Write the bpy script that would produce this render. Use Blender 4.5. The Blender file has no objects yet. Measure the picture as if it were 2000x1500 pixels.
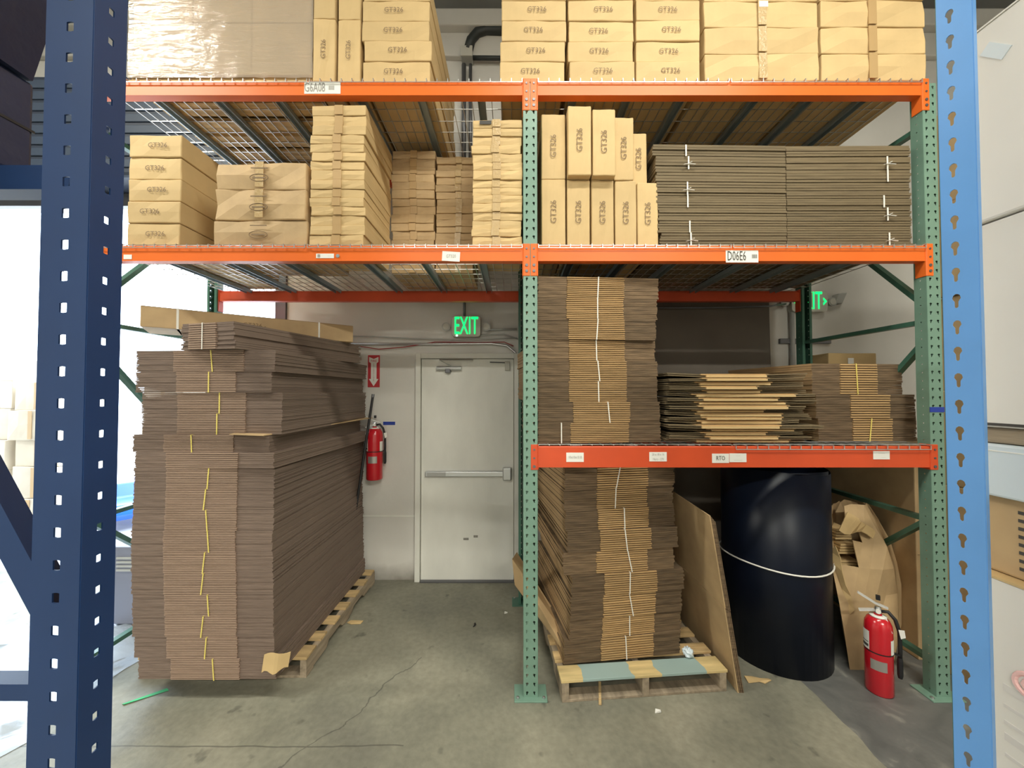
import bpy, math, random
from mathutils import Vector, Matrix
random.seed(7)
R = math.radians
sc = bpy.context.scene
C = sc.collection

# ------------------------------------------------------------------ camera
F = 750.0
CAM = Vector((0.0, -2.287, 1.79)); PITCH = R(1.25)
cd = bpy.data.cameras.new('camera'); cam = bpy.data.objects.new('camera', cd); C.objects.link(cam)
cam.location = CAM; cam.rotation_euler = (R(90) + PITCH, 0, 0)
cd.sensor_fit = 'HORIZONTAL'; cd.sensor_width = 36.0; cd.lens = 36.0 * F / 2000.0
cd.clip_start = 0.02; cd.clip_end = 200
sc.camera = cam

def at(px, py, Y):
    """point of the vertical plane y=Y seen at that place of the photograph"""
    u = (px - 1000) / F; v = (750 - py) / F
    d = Vector((u, math.cos(PITCH) - v * math.sin(PITCH), math.sin(PITCH) + v * math.cos(PITCH)))
    return CAM + d * ((Y - CAM.y) / d.y)
def on_floor(px, py, z=0.0):
    u = (px - 1000) / F; v = (750 - py) / F
    d = Vector((u, math.cos(PITCH) - v * math.sin(PITCH), math.sin(PITCH) + v * math.cos(PITCH)))
    return CAM + d * ((z - CAM.z) / d.z)

# ------------------------------------------------------------------ light
w = bpy.data.worlds.new('sky'); sc.world = w; w.use_nodes = True
bg = w.node_tree.nodes['Background']; bg.inputs[0].default_value = (0.70, 0.84, 1.0, 1); bg.inputs[1].default_value = 11.0
sd = bpy.data.lights.new('sun', 'SUN'); so = bpy.data.objects.new('sun', sd); C.objects.link(so)
sd.energy = 10; sd.angle = R(1); sd.color = (1, 0.95, 0.86); so.rotation_euler = (R(38), R(-18), 0); so.location = (-12, 8, 15)
sc.view_settings.view_transform = 'Standard'; sc.view_settings.look = 'None'
sc.view_settings.exposure = 0.0; sc.view_settings.gamma = 1.0; sc.view_settings.use_curve_mapping = False

# ------------------------------------------------------------------ materials
def mat(name, col, rough=0.6, metal=0.0, var=0.0, nscale=6.0, stretch=(1, 1, 1), rnd=0.0, bump=0.0, bscale=60.0, emit=0.0, coat=0.0, col2=None, spec=0.5):
    m = bpy.data.materials.new(name); m.use_nodes = True
    nt = m.node_tree; N = nt.nodes; L = nt.links
    b = N['Principled BSDF']
    b.inputs['Base Color'].default_value = (*col, 1); b.inputs['Roughness'].default_value = rough; b.inputs['Metallic'].default_value = metal
    b.inputs['Specular IOR Level'].default_value = spec
    if coat: b.inputs['Coat Weight'].default_value = coat; b.inputs['Coat Roughness'].default_value = 0.15
    if emit:
        b.inputs['Emission Color'].default_value = (*col, 1); b.inputs['Emission Strength'].default_value = emit
    out = None
    if var or bump or col2:
        tc = N.new('ShaderNodeTexCoord'); mp = N.new('ShaderNodeMapping'); mp.inputs['Scale'].default_value = stretch
        L.new(tc.outputs['Object'], mp.inputs[0])
    if var or col2:
        no = N.new('ShaderNodeTexNoise'); no.inputs['Scale'].default_value = nscale; no.inputs['Detail'].default_value = 5
        L.new(mp.outputs[0], no.inputs['Vector'])
        mr = N.new('ShaderNodeMapRange'); mr.inputs[1].default_value = 0.3; mr.inputs[2].default_value = 0.7
        L.new(no.outputs[0], mr.inputs[0])
        mx = N.new('ShaderNodeMix'); mx.data_type = 'RGBA'
        mx.inputs[6].default_value = (*[c * (1 - var) for c in col], 1) if not col2 else (*col2, 1)
        mx.inputs[7].default_value = (*[min(1, c * (1 + var * 0.6)) for c in col], 1)
        L.new(mr.outputs[0], mx.inputs[0]); out = mx.outputs[2]
    if rnd:
        oi = N.new('ShaderNodeObjectInfo'); mr2 = N.new('ShaderNodeMapRange')
        mr2.inputs[3].default_value = 1 - rnd; mr2.inputs[4].default_value = 1 + rnd
        L.new(oi.outputs['Random'], mr2.inputs[0])
        hs = N.new('ShaderNodeHueSaturation'); L.new(mr2.outputs[0], hs.inputs['Value'])
        if out: L.new(out, hs.inputs['Color'])
        else: hs.inputs['Color'].default_value = (*col, 1)
        out = hs.outputs[0]
    if out: L.new(out, b.inputs['Base Color'])
    if bump:
        n2 = N.new('ShaderNodeTexNoise'); n2.inputs['Scale'].default_value = bscale; n2.inputs['Detail'].default_value = 4
        L.new(mp.outputs[0], n2.inputs['Vector'])
        bp = N.new('ShaderNodeBump'); bp.inputs['Strength'].default_value = bump; bp.inputs['Distance'].default_value = 0.01
        L.new(n2.outputs[0], bp.inputs['Height']); L.new(bp.outputs[0], b.inputs['Normal'])
    return m

M = {}
M['carton'] = mat('carton', (0.60, 0.425, 0.205), 0.75, var=0.10, nscale=5, rnd=0.06, bump=0.08, bscale=25)
M['carton_b'] = mat('carton_brown', (0.52, 0.36, 0.19), 0.75, var=0.16, nscale=6, rnd=0.08, bump=0.15, bscale=18)
M['carton_overexposed'] = mat('carton_overexposed', (0.62, 0.54, 0.42), 0.75, var=0.1, nscale=4, rnd=0.08)  # paled so the colour itself carries the overexposed daylight in the yard
M['sheet'] = mat('sheet_end', (0.165, 0.108, 0.060), 0.85, var=0.50, nscale=7, stretch=(1.0, 1.0, 20), rnd=0.22, bump=0.3, bscale=40)
M['sheet_mid'] = mat('sheet_fold', (0.50, 0.315, 0.14), 0.8, var=0.30, nscale=6, stretch=(0.6, 0.6, 22), rnd=0.06)
M['sheet_pink'] = mat('sheet_end_pink', (0.195, 0.138, 0.108), 0.85, var=0.25, nscale=7, stretch=(1.2, 1.2, 26), rnd=0.06, bump=0.3, bscale=40)  # pinkish card, its blue raised to take in flare haze
M['mid_pink'] = mat('sheet_fold_pink', (0.33, 0.226, 0.165), 0.8, var=0.18, nscale=6, stretch=(0.6, 0.6, 22), rnd=0.06)  # fold tone of the same card, flare haze mixed into its blue
M['sheet_grey'] = mat('sheet_grey', (0.165, 0.122, 0.066), 0.8, var=0.3, nscale=6, stretch=(0.7, 0.7, 26), rnd=0.10)
M['liner'] = mat('liner', (0.40, 0.255, 0.125), 0.75, var=0.12, nscale=3, rnd=0.06)
M['liner_pink'] = mat('liner_pink', (0.20, 0.145, 0.112), 0.75, var=0.10, nscale=3, rnd=0.06)
M['tape'] = mat('packing_tape', (0.46, 0.30, 0.135), 0.45)
M['tape_clear'] = mat('clear_tape', (0.50, 0.35, 0.17), 0.22, coat=0.3, bump=0.35, bscale=60)
M['ink'] = mat('ink', (0.22, 0.15, 0.085), 0.8)
M['ink_dark'] = mat('ink_dark', (0.06, 0.055, 0.05), 0.7)
M['ink_grey'] = mat('ink_grey', (0.33, 0.31, 0.29), 0.7)
M['paper'] = mat('paper', (0.80, 0.79, 0.74), 0.6)
M['strap_w'] = mat('strap_white', (0.80, 0.78, 0.72), 0.4)
M['strap_y'] = mat('strap_yellow', (0.75, 0.62, 0.16), 0.4)
M['orange'] = mat('orange_paint', (0.80, 0.155, 0.022), 0.40, var=0.08, nscale=3, spec=0.35)
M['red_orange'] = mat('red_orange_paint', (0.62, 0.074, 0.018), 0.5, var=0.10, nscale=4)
M['green'] = mat('green_paint', (0.17, 0.29, 0.225), 0.38, var=0.10, nscale=9, rnd=0.04)
M['green_dark'] = mat('dark_green_paint', (0.055, 0.15, 0.105), 0.4, var=0.12, nscale=9)
M['blue'] = mat('blue_paint', (0.13, 0.33, 0.70), 0.35, var=0.08, nscale=5)
M['blue_backlit'] = mat('backlit_blue_paint', (0.009, 0.034, 0.115), 0.45, var=0.1, nscale=5)  # backlit shade and flare blue of the left post are put into this colour
M['wire'] = mat('galvanised_wire', (0.62, 0.62, 0.60), 0.35, 0.8)
M['channel'] = mat('galvanised_channel', (0.34, 0.40, 0.42), 0.45, 0.5)
M['steel'] = mat('steel', (0.55, 0.56, 0.57), 0.3, 0.9)
M['chrome'] = mat('chrome', (0.8, 0.8, 0.8), 0.18, 1.0)
M['dark_steel'] = mat('dark_steel', (0.16, 0.16, 0.17), 0.4, 0.6)
M['grey_pl'] = mat('grey_plastic', (0.42, 0.42, 0.40), 0.5)
M['beige_pl'] = mat('beige_plastic', (0.55, 0.53, 0.47), 0.5)
M['black'] = mat('black_plastic_sheet', (0.004, 0.007, 0.017), 0.40, var=0.2, nscale=3, bump=0.03, bscale=5, spec=0.3)
M['black_rub'] = mat('black_rubber', (0.012, 0.012, 0.014), 0.5)
M['dark_wrap'] = mat('dark_wrap', (0.012, 0.018, 0.05), 0.4, bump=0.5, bscale=12)
M['red'] = mat('red_enamel', (0.56, 0.012, 0.022), 0.22, coat=0.5)
M['red_sign'] = mat('red_sign', (0.52, 0.035, 0.045), 0.45)
M['red_cable'] = mat('red_cable', (0.35, 0.05, 0.05), 0.5)
M['silver'] = mat('bright_metal', (0.72, 0.72, 0.70), 0.35, 0.3)
M['silver_lab'] = mat('silver_label', (0.45, 0.43, 0.40), 0.35, 0.6)
M['white'] = mat('white_board', (0.75, 0.72, 0.67), 0.6, var=0.05, nscale=3)
M['white_gloss'] = mat('white_gloss', (0.66, 0.74, 0.80), 0.18, coat=0.8, bump=0.12, bscale=9)
M['pink_ink'] = mat('pink_mark', (0.82, 0.52, 0.50), 0.7)
M['blue_tape'] = mat('blue_tape', (0.02, 0.05, 0.34), 0.5)
M['blue_cart'] = mat('blue_cart_body', (0.01, 0.10, 0.60), 0.3, coat=0.5)
M['amber'] = mat('amber_lens', (0.95, 0.45, 0.05), 0.3)
M['glass'] = mat('windscreen', (0.55, 0.62, 0.68), 0.1)
M['cabinet'] = mat('grey_cabinet', (0.20, 0.21, 0.27), 0.5)
M['wood'] = mat('pallet_wood', (0.56, 0.39, 0.19), 0.8, var=0.35, nscale=5, stretch=(0.8, 6, 6), rnd=0.10, bump=0.25, bscale=25)
M['wood_old'] = mat('old_wood', (0.34, 0.27, 0.19), 0.85, var=0.35, nscale=5, stretch=(6, 0.8, 6), rnd=0.12, bump=0.3, bscale=25)
M['board_panel'] = mat('grey_board', (0.165, 0.14, 0.115), 0.8, var=0.12, nscale=3)
M['green_led'] = mat('green_letters', (0.0, 1.0, 0.18), 0.5, emit=1.6)
M['led'] = mat('pilot_lamp', (0.6, 1.0, 0.8), 0.5, emit=3.0)
M['lamp'] = mat('lamp_tube', (1.0, 0.97, 0.86), 0.5, emit=6.0)
M['door'] = mat('door_paint', (0.80, 0.79, 0.73), 0.45, var=0.10, nscale=2.2, stretch=(1.5, 1, 0.7), bump=0.05, bscale=40)
M['frame'] = mat('door_frame_paint', (0.78, 0.77, 0.71), 0.45, var=0.10, nscale=4)
M['ceil'] = mat('ceiling_board', (0.30, 0.30, 0.29), 0.85, var=0.15, nscale=1.5)
M['duct'] = mat('black_pipe', (0.03, 0.035, 0.035), 0.45)
M['asphalt'] = mat('yard_concrete', (0.52, 0.52, 0.52), 0.9, var=0.12, nscale=1.2)

def painted_board():
    m = mat('painted_board', (0.62, 0.47, 0.22), 0.75, var=0.25, nscale=5, stretch=(0.8, 6, 6))
    nt = m.node_tree; N = nt.nodes; L = nt.links; b = N['Principled BSDF']
    src = b.inputs['Base Color'].links[0].from_socket
    tc = N.new('ShaderNodeTexCoord'); sx = N.new('ShaderNodeSeparateXYZ'); L.new(tc.outputs['Object'], sx.inputs[0])
    no = N.new('ShaderNodeTexNoise'); no.inputs['Scale'].default_value = 9; L.new(tc.outputs['Object'], no.inputs['Vector'])
    ad = N.new('ShaderNodeMath'); ad.operation = 'MULTIPLY_ADD'; ad.inputs[1].default_value = 0.06; L.new(no.outputs[0], ad.inputs[0]); L.new(sx.outputs[0], ad.inputs[2])
    cr = N.new('ShaderNodeValToRGB'); cr.color_ramp.interpolation = 'CONSTANT'
    e = cr.color_ramp.elements; e[0].position = 0; e[0].color = (0, 0, 0, 1); e[1].position = 0.15; e[1].color = (1, 1, 1, 1)
    for p, v in ((0.46, 0), (0.62, 1), (0.90, 0)):
        q = e.new(p); q.color = (v, v, v, 1)
    L.new(ad.outputs[0], cr.inputs[0])
    mx = N.new('ShaderNodeMix'); mx.data_type = 'RGBA'; mx.inputs[7].default_value = (0.30, 0.40, 0.38, 1)
    L.new(cr.outputs[0], mx.inputs[0]); L.new(src, mx.inputs[6]); L.new(mx.outputs[2], b.inputs['Base Color'])
    return m
M['painted'] = painted_board()

def film_mat(name, base, amount, rough=0.08, scale=14.0, stretch=(1, 1, 4), bdist=0.02):
    m = bpy.data.materials.new(name); m.use_nodes = True
    nt = m.node_tree; N = nt.nodes; L = nt.links; N.remove(N['Principled BSDF'])
    out = N['Material Output']
    t = N.new('ShaderNodeBsdfTransparent'); t.inputs[0].default_value = (0.95, 0.94, 0.93, 1)
    g = N.new('ShaderNodeBsdfPrincipled'); g.inputs['Base Color'].default_value = (*base, 1); g.inputs['Roughness'].default_value = rough
    tc = N.new('ShaderNodeTexCoord'); mp = N.new('ShaderNodeMapping'); mp.inputs['Scale'].default_value = stretch; L.new(tc.outputs['Object'], mp.inputs[0])
    n = N.new('ShaderNodeTexNoise'); n.inputs['Scale'].default_value = scale; n.inputs['Detail'].default_value = 6; n.inputs['Distortion'].default_value = 0.6
    L.new(mp.outputs[0], n.inputs['Vector'])
    bp = N.new('ShaderNodeBump'); bp.inputs['Strength'].default_value = 1.0; bp.inputs['Distance'].default_value = bdist
    L.new(n.outputs[0], bp.inputs['Height']); L.new(bp.outputs[0], g.inputs['Normal']); L.new(bp.outputs[0], g.inputs['Coat Normal'])
    g.inputs['IOR'].default_value = 1.6; g.inputs['Coat Weight'].default_value = 0.4; g.inputs['Coat IOR'].default_value = 1.6; g.inputs['Coat Roughness'].default_value = rough
    mx = N.new('ShaderNodeMixShader'); mx.inputs[0].default_value = amount
    L.new(t.outputs[0], mx.inputs[1]); L.new(g.outputs[0], mx.inputs[2]); L.new(mx.outputs[0], out.inputs[0])
    return m
M['film'] = film_mat('stretch_film', (0.60, 0.52, 0.42), 0.45, 0.05, 6.5, (1, 1, 5), 0.009)
M['film_floor'] = film_mat('loose_film', (0.62, 0.70, 0.80), 0.75, 0.2, 5.0, (1, 1, 1))

def concrete():
    m = bpy.data.materials.new('concrete_floor'); m.use_nodes = True
    nt = m.node_tree; N = nt.nodes; L = nt.links; b = N['Principled BSDF']
    tc = N.new('ShaderNodeTexCoord'); P = tc.outputs['Object']
    def noise(s, d=6, dist=0.0):
        n = N.new('ShaderNodeTexNoise'); n.inputs['Scale'].default_value = s; n.inputs['Detail'].default_value = d; n.inputs['Distortion'].default_value = dist
        L.new(P, n.inputs['Vector']); return n.outputs[0]
    def ramp(src, stops):
        r = N.new('ShaderNodeValToRGB'); e = r.color_ramp.elements
        e[0].position, e[0].color = stops[0][0], (*stops[0][1], 1); e[1].position, e[1].color = stops[-1][0], (*stops[-1][1], 1)
        for p, c in stops[1:-1]: q = e.new(p); q.color = (*c, 1)
        L.new(src, r.inputs[0]); return r.outputs[0]
    def mix(f, a, bb, mode='MIX'):
        x = N.new('ShaderNodeMix'); x.data_type = 'RGBA'; x.blend_type = mode
        if isinstance(f, float): x.inputs[0].default_value = f
        else: L.new(f, x.inputs[0])
        for i, s in ((6, a), (7, bb)):
            if isinstance(s, tuple): x.inputs[i].default_value = (*s, 1)
            else: L.new(s, x.inputs[i])
        return x.outputs[2]
    def math_(op, a, bb=0.0, c=0.0):
        x = N.new('ShaderNodeMath'); x.operation = op
        for i, s in enumerate((a, bb, c)):
            if isinstance(s, (int, float)): x.inputs[i].default_value = s
            else: L.new(s, x.inputs[i])
        return x.outputs[0]
    base = ramp(noise(1.6, 8, 0.4), [(0.28, (0.165, 0.160, 0.128)), (0.5, (0.245, 0.237, 0.182)), (0.72, (0.34, 0.32, 0.245))])
    fine = ramp(noise(28, 4), [(0.3, (0.80, 0.80, 0.80)), (0.7, (1.0, 1.0, 1.0))])
    col = mix(1.0, base, fine, 'MULTIPLY')
    spots = ramp(noise(7.5, 3), [(0.0, (1, 1, 1)), (0.66, (1, 1, 1)), (0.74, (0.55, 0.55, 0.56))])
    col = mix(1.0, col, spots, 'MULTIPLY')
    sx = N.new('ShaderNodeSeparateXYZ'); L.new(P, sx.inputs[0])
    # dark coated lane on the right
    wob = math_('MULTIPLY_ADD', noise(3.0, 4), 0.10, -0.05)
    lane = math_('GREATER_THAN', math_('ADD', sx.outputs[0], wob), 1.80)
    scuff = ramp(noise(5, 8, 1.0), [(0.35, (0.108, 0.110, 0.106)), (0.60, (0.150, 0.150, 0.142)), (0.72, (0.26, 0.255, 0.225))])
    col = mix(lane, col, scuff)
    # saw-cut joint and a wandering crack
    jw = math_('MULTIPLY_ADD', noise(2.0, 5), 0.05, -0.025)
    j = math_('LESS_THAN', math_('ABSOLUTE', math_('ADD', math_('ADD', sx.outputs[1], 0.305), jw)), 0.004)
    j = math_('MULTIPLY', j, math_('LESS_THAN', sx.outputs[0], -0.55))
    cw = math_('MULTIPLY_ADD', noise(1.7, 8, 0.5), 0.5, -0.25)
    line = math_('ADD', math_('MULTIPLY_ADD', sx.outputs[1], -0.75, 0.83), math_('ADD', sx.outputs[0], cw))
    c2 = math_('LESS_THAN', math_('ABSOLUTE', line), 0.005)
    c2 = math_('MULTIPLY', c2, math_('LESS_THAN', sx.outputs[1], 0.35))
    cr = math_('MAXIMUM', j, c2)
    col = mix(math_('MULTIPLY', cr, 0.65), col, (0.07, 0.065, 0.055))
    L.new(col, b.inputs['Base Color'])
    L.new(ramp(noise(3, 5), [(0.3, (0.42, 0.42, 0.42)), (0.7, (0.68, 0.68, 0.68))]), b.inputs['Roughness'])
    bp = N.new('ShaderNodeBump'); bp.inputs['Strength'].default_value = 0.12; bp.inputs['Distance'].default_value = 0.01
    L.new(noise(45, 4), bp.inputs['Height']); L.new(bp.outputs[0], b.inputs['Normal'])
    return m
M['floor'] = concrete()

def wall_mat():
    m = mat('painted_wall', (0.68, 0.655, 0.61), 0.7, var=0.10, nscale=1.4, bump=0.15, bscale=14)
    nt = m.node_tree; N = nt.nodes; L = nt.links; b = N['Principled BSDF']
    src = b.inputs['Base Color'].links[0].from_socket
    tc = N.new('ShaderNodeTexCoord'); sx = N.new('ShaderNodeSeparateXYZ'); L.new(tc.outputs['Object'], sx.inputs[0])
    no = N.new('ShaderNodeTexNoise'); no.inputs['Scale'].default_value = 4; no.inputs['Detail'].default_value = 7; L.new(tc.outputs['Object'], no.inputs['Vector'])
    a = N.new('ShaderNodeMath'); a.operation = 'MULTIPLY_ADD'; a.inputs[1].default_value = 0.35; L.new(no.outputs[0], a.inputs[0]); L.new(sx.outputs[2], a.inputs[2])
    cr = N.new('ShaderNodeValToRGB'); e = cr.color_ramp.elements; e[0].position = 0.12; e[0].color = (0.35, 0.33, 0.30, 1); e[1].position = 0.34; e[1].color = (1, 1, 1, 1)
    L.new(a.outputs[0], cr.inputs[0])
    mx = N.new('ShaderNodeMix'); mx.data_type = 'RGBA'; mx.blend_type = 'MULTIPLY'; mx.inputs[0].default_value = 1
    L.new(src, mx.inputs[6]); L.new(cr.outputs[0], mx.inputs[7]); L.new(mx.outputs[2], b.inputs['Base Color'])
    return m
M['wall'] = wall_mat()

# ------------------------------------------------------------------ mesh helpers
class MB:
    def __init__(s): s.v = []; s.f = []
    def quad(s, pts):
        n = len(s.v); s.v += [tuple(p) for p in pts]; s.f.append(tuple(range(n, n + len(pts)))); return s
    def box(s, x0, x1, y0, y1, z0, z1, mx=None):
        n = len(s.v)
        P = [(x0, y0, z0), (x1, y0, z0), (x1, y1, z0), (x0, y1, z0), (x0, y0, z1), (x1, y0, z1), (x1, y1, z1), (x0, y1, z1)]
        if mx: P = [tuple(mx @ Vector(p)) for p in P]
        s.v += P
        s.f += [tuple(n + i for i in q) for q in ((0, 3, 2, 1), (4, 5, 6, 7), (0, 1, 5, 4), (1, 2, 6, 5), (2, 3, 7, 6), (3, 0, 4, 7))]
        return s
    def hexa(s, P):
        n = len(s.v); s.v += [tuple(p) for p in P]
        s.f += [tuple(n + i for i in q) for q in ((0, 3, 2, 1), (4, 5, 6, 7), (0, 1, 5, 4), (1, 2, 6, 5), (2, 3, 7, 6), (3, 0, 4, 7))]
        return s
    def bar(s, a, b, w, h, up=(0, 0, 1)):
        a = Vector(a); b = Vector(b); d = (b - a).normalized(); up = Vector(up)
        if abs(d.dot(up)) > 0.98: up = Vector((0, 1, 0))
        r = d.cross(up).normalized(); u = r.cross(d)
        r *= w / 2; u *= h / 2
        return s.hexa([a - r - u, a + r - u, b + r - u, b - r - u, a - r + u, a + r + u, b + r + u, b - r + u])
    def tube(s, pts, r, k=8, closed=False):
        pts = [Vector(p) for p in pts]; n0 = len(s.v); n = len(pts); last = None
        rr = r if isinstance(r, (list, tuple)) else [r] * n
        for i, p in enumerate(pts):
            a = pts[(i - 1) % n] if (closed or i > 0) else p; b = pts[(i + 1) % n] if (closed or i < n - 1) else p
            d = (b - a).normalized()
            if last is None:
                ref = Vector((0, 0, 1)) if abs(d.z) < 0.9 else Vector((1, 0, 0)); last = d.cross(ref).normalized()
            u = (last - d * last.dot(d)).normalized(); last = u; q = d.cross(u)
            for j in range(k):
                t = 2 * math.pi * j / k; s.v.append(tuple(p + (u * math.cos(t) + q * math.sin(t)) * rr[i]))
        for i in range(n if closed else n - 1):
            for j in range(k):
                a = n0 + i * k + j; b = n0 + i * k + (j + 1) % k; c = n0 + ((i + 1) % n) * k + (j + 1) % k; e = n0 + ((i + 1) % n) * k + j
                s.f.append((a, b, c, e))
        if not closed:
            s.f.append(tuple(n0 + j for j in reversed(range(k)))); s.f.append(tuple(n0 + (n - 1) * k + j for j in range(k)))
        return s
    def lathe(s, prof, k=24, c=(0, 0, 0)):
        n0 = len(s.v); c = Vector(c)
        for r, z in prof:
            for j in range(k):
                t = 2 * math.pi * j / k; s.v.append((c.x + r * math.cos(t), c.y + r * math.sin(t), c.z + z))
        for i in range(len(prof) - 1):
            for j in range(k):
                s.f.append((n0 + i * k + j, n0 + i * k + (j + 1) % k, n0 + (i + 1) * k + (j + 1) % k, n0 + (i + 1) * k + j))
        s.f.append(tuple(n0 + j for j in reversed(range(k)))); s.f.append(tuple(n0 + (len(prof) - 1) * k + j for j in range(k)))
        return s
    def band(s, r, z0, z1, a0, a1, k=10, c=(0, 0, 0)):
        """patch wrapped on a cylinder"""
        n0 = len(s.v); c = Vector(c)
        for i in range(k + 1):
            t = a0 + (a1 - a0) * i / k
            s.v.append((c.x + r * math.cos(t), c.y + r * math.sin(t), c.z + z0)); s.v.append((c.x + r * math.cos(t), c.y + r * math.sin(t), c.z + z1))
        for i in range(k): s.f.append((n0 + 2 * i, n0 + 2 * i + 2, n0 + 2 * i + 3, n0 + 2 * i + 1))
        return s
    def prism(s, poly, y0, y1):
        """outline in x,z given thickness along y"""
        n = len(s.v); k = len(poly)
        s.v += [(p[0], y0, p[1]) for p in poly] + [(p[0], y1, p[1]) for p in poly]
        s.f.append(tuple(n + i for i in range(k))); s.f.append(tuple(n + k + i for i in reversed(range(k))))
        for i in range(k): s.f.append((n + i, n + k + i, n + k + (i + 1) % k, n + (i + 1) % k))
        return s
    def build(s, name, m, parent=None, bevel=0.0, smooth=False, solid=0.0, seg=2):
        me = bpy.data.meshes.new(name); me.from_pydata(s.v, [], s.f); me.validate(); me.update()
        me.materials.append(M[m] if isinstance(m, str) else m)
        o = bpy.data.objects.new(name, me); C.objects.link(o)
        if parent: o.parent = parent
        if smooth:
            for p in me.polygons: p.use_smooth = True
        if solid:
            q = o.modifiers.new('thickness', 'SOLIDIFY'); q.thickness = solid; q.offset = 0
        if bevel:
            q = o.modifiers.new('bevel', 'BEVEL'); q.width = bevel; q.segments = seg; q.limit_method = 'ANGLE'
        return o

def tag(o, label, cat, group=None):
    o['label'] = label; o['category'] = cat
    if group: o['group'] = group
    return o
def thing(name, label, cat, loc=(0, 0, 0), rz=0.0, group=None, rot=None):
    o = bpy.data.objects.new(name, None); C.objects.link(o); o.location = loc
    o.rotation_euler = rot if rot else (0, 0, rz); o.empty_display_size = 0.1
    return tag(o, label, cat, group)
def struct(o): o['kind'] = 'structure'; return o

_txt = {}
def text(s, size, m, parent, loc, rot=(R(90), 0, 0), sx=1.0, name='lettering'):
    key = (s, m)
    if key not in _txt:
        cu = bpy.data.curves.new('lettering', 'FONT'); cu.body = s; cu.size = 1.0; cu.align_x = 'CENTER'; cu.align_y = 'CENTER'; cu.resolution_u = 2; cu.extrude = 0.004
        t = bpy.data.objects.new('tmp', cu); C.objects.link(t); bpy.context.view_layer.update()
        me = bpy.data.meshes.new_from_object(t.evaluated_get(bpy.context.evaluated_depsgraph_get())); bpy.data.objects.remove(t)
        me.materials.clear(); me.materials.append(M[m]); _txt[key] = me
    o = bpy.data.objects.new(name, _txt[key]); C.objects.link(o); o.parent = parent
    o.location = loc; o.rotation_euler = rot; o.scale = (size * sx, size, size)
    return o

ORD = ['lowest', 'second from bottom', 'third from bottom', 'fourth from bottom', 'fifth from bottom', 'sixth from bottom', 'seventh from bottom', 'eighth from bottom', 'ninth from bottom',
       'tenth from bottom', 'eleventh from bottom', 'twelfth from bottom', 'thirteenth from bottom', 'fourteenth from bottom', 'fifteenth from bottom', 'sixteenth from bottom', 'seventeenth from bottom', 'eighteenth from bottom']
def order(k, n): return 'topmost' if k == n - 1 and n > 1 else ORD[k]

# ------------------------------------------------------------------ room
WALL_Y = 1.42
ceil_z = 5.55
DX0, DX1, DZ = -7.6, -2.28, 3.62           # dock opening
struct(MB().box(-9.5, 8, -9, WALL_Y + 0.18, -0.1, 0).build('floor', 'floor'))
wb = MB()
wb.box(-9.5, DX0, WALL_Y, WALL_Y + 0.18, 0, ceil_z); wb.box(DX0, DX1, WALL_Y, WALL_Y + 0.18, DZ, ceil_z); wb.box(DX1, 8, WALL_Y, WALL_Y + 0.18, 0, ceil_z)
wall_back = struct(wb.build('wall_back', 'wall'))
struct(MB().box(-9.65, -9.5, -9, WALL_Y + 0.18, 0, ceil_z).build('wall_left', 'wall'))
struct(MB().box(8, 8.15, -9, WALL_Y + 0.18, 0, ceil_z).build('wall_right', 'wall'))
struct(MB().box(-9.65, 8.15, -9.15, -9, 0, ceil_z).build('wall_front', 'wall'))
struct(MB().box(-9.65, 8.15, -9.15, WALL_Y + 0.3, ceil_z, ceil_z + 0.12).build('ceiling', 'ceil'))
struct(MB().box(-9.5, 8, WALL_Y - 0.14, WALL_Y, 5.28, 5.44).box(-9.5, 8, WALL_Y - 0.06, WALL_Y, 5.05, 5.28).build('trim_1', 'wall', bevel=0.01))
struct(MB().box(DX1, DX1 + 0.10, WALL_Y - 0.03, WALL_Y, 0, DZ + 0.1).box(DX0, DX1, WALL_Y - 0.03, WALL_Y, DZ, DZ + 0.1).build('trim_2', 'dark_steel'))
# rolled-up dock door, added to darken the wall above the opening
d2 = struct(MB().box(DX0 - .1, DX1 - .02, WALL_Y - .40, WALL_Y - .032, DZ + .06, DZ + .95).build('door_2', mat('rolled_door', (0.018, 0.026, 0.045), .5), bevel=.03))
for k in range(8):
    zz = DZ + .13 + k * .10
    MB().box(DX0 - .08, DX1 - .04, WALL_Y - .412, WALL_Y - .396, zz, zz + .07).build('slat', mat('door_slat%d' % k, (0.030, 0.045, 0.075), .5), d2, bevel=.004)
MB().box(DX0, DX1 - .05, WALL_Y - .10, WALL_Y - .035, DZ - .06, DZ + .06).build('bottom_bar', 'dark_steel', d2, bevel=.004)
# yard outside the dock opening
struct(MB().box(-40, 20, WALL_Y + 0.18, 45, -0.12, -0.01).build('yard_ground', 'asphalt'))

# exit door in the back wall
dxl, dxr = at(824, 900, WALL_Y).x, at(1003, 900, WALL_Y).x; dzt = at(910, 702, WALL_Y).z
door = struct(MB().box(dxl, dxr, WALL_Y - 0.025, WALL_Y + 0.02, 0.012, dzt).build('door_1', 'door', bevel=0.003))
fr = MB(); fw = 0.055
fr.box(dxl - fw, dxl - 0.006, WALL_Y - 0.05, WALL_Y, 0, dzt + fw); fr.box(dxr + 0.006, dxr + fw, WALL_Y - 0.05, WALL_Y, 0, dzt + fw); fr.box(dxl - 0.006, dxr + 0.006, WALL_Y - 0.05, WALL_Y, dzt + 0.006, dzt + fw)
fr.build('door_frame', 'frame', door, bevel=0.004)
MB().box(dxl, dxr, WALL_Y - 0.06, WALL_Y, 0, 0.012).build('threshold', 'dark_steel', door)
pz = at(910, 923, WALL_Y).z; pyy = WALL_Y - 0.025
pb = MB().box(at(832, 900, pyy).x, at(985, 900, pyy).x, pyy - 0.045, pyy, pz - 0.026, pz + 0.022).build('panic_bar', 'steel', door, bevel=0.006)
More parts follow.
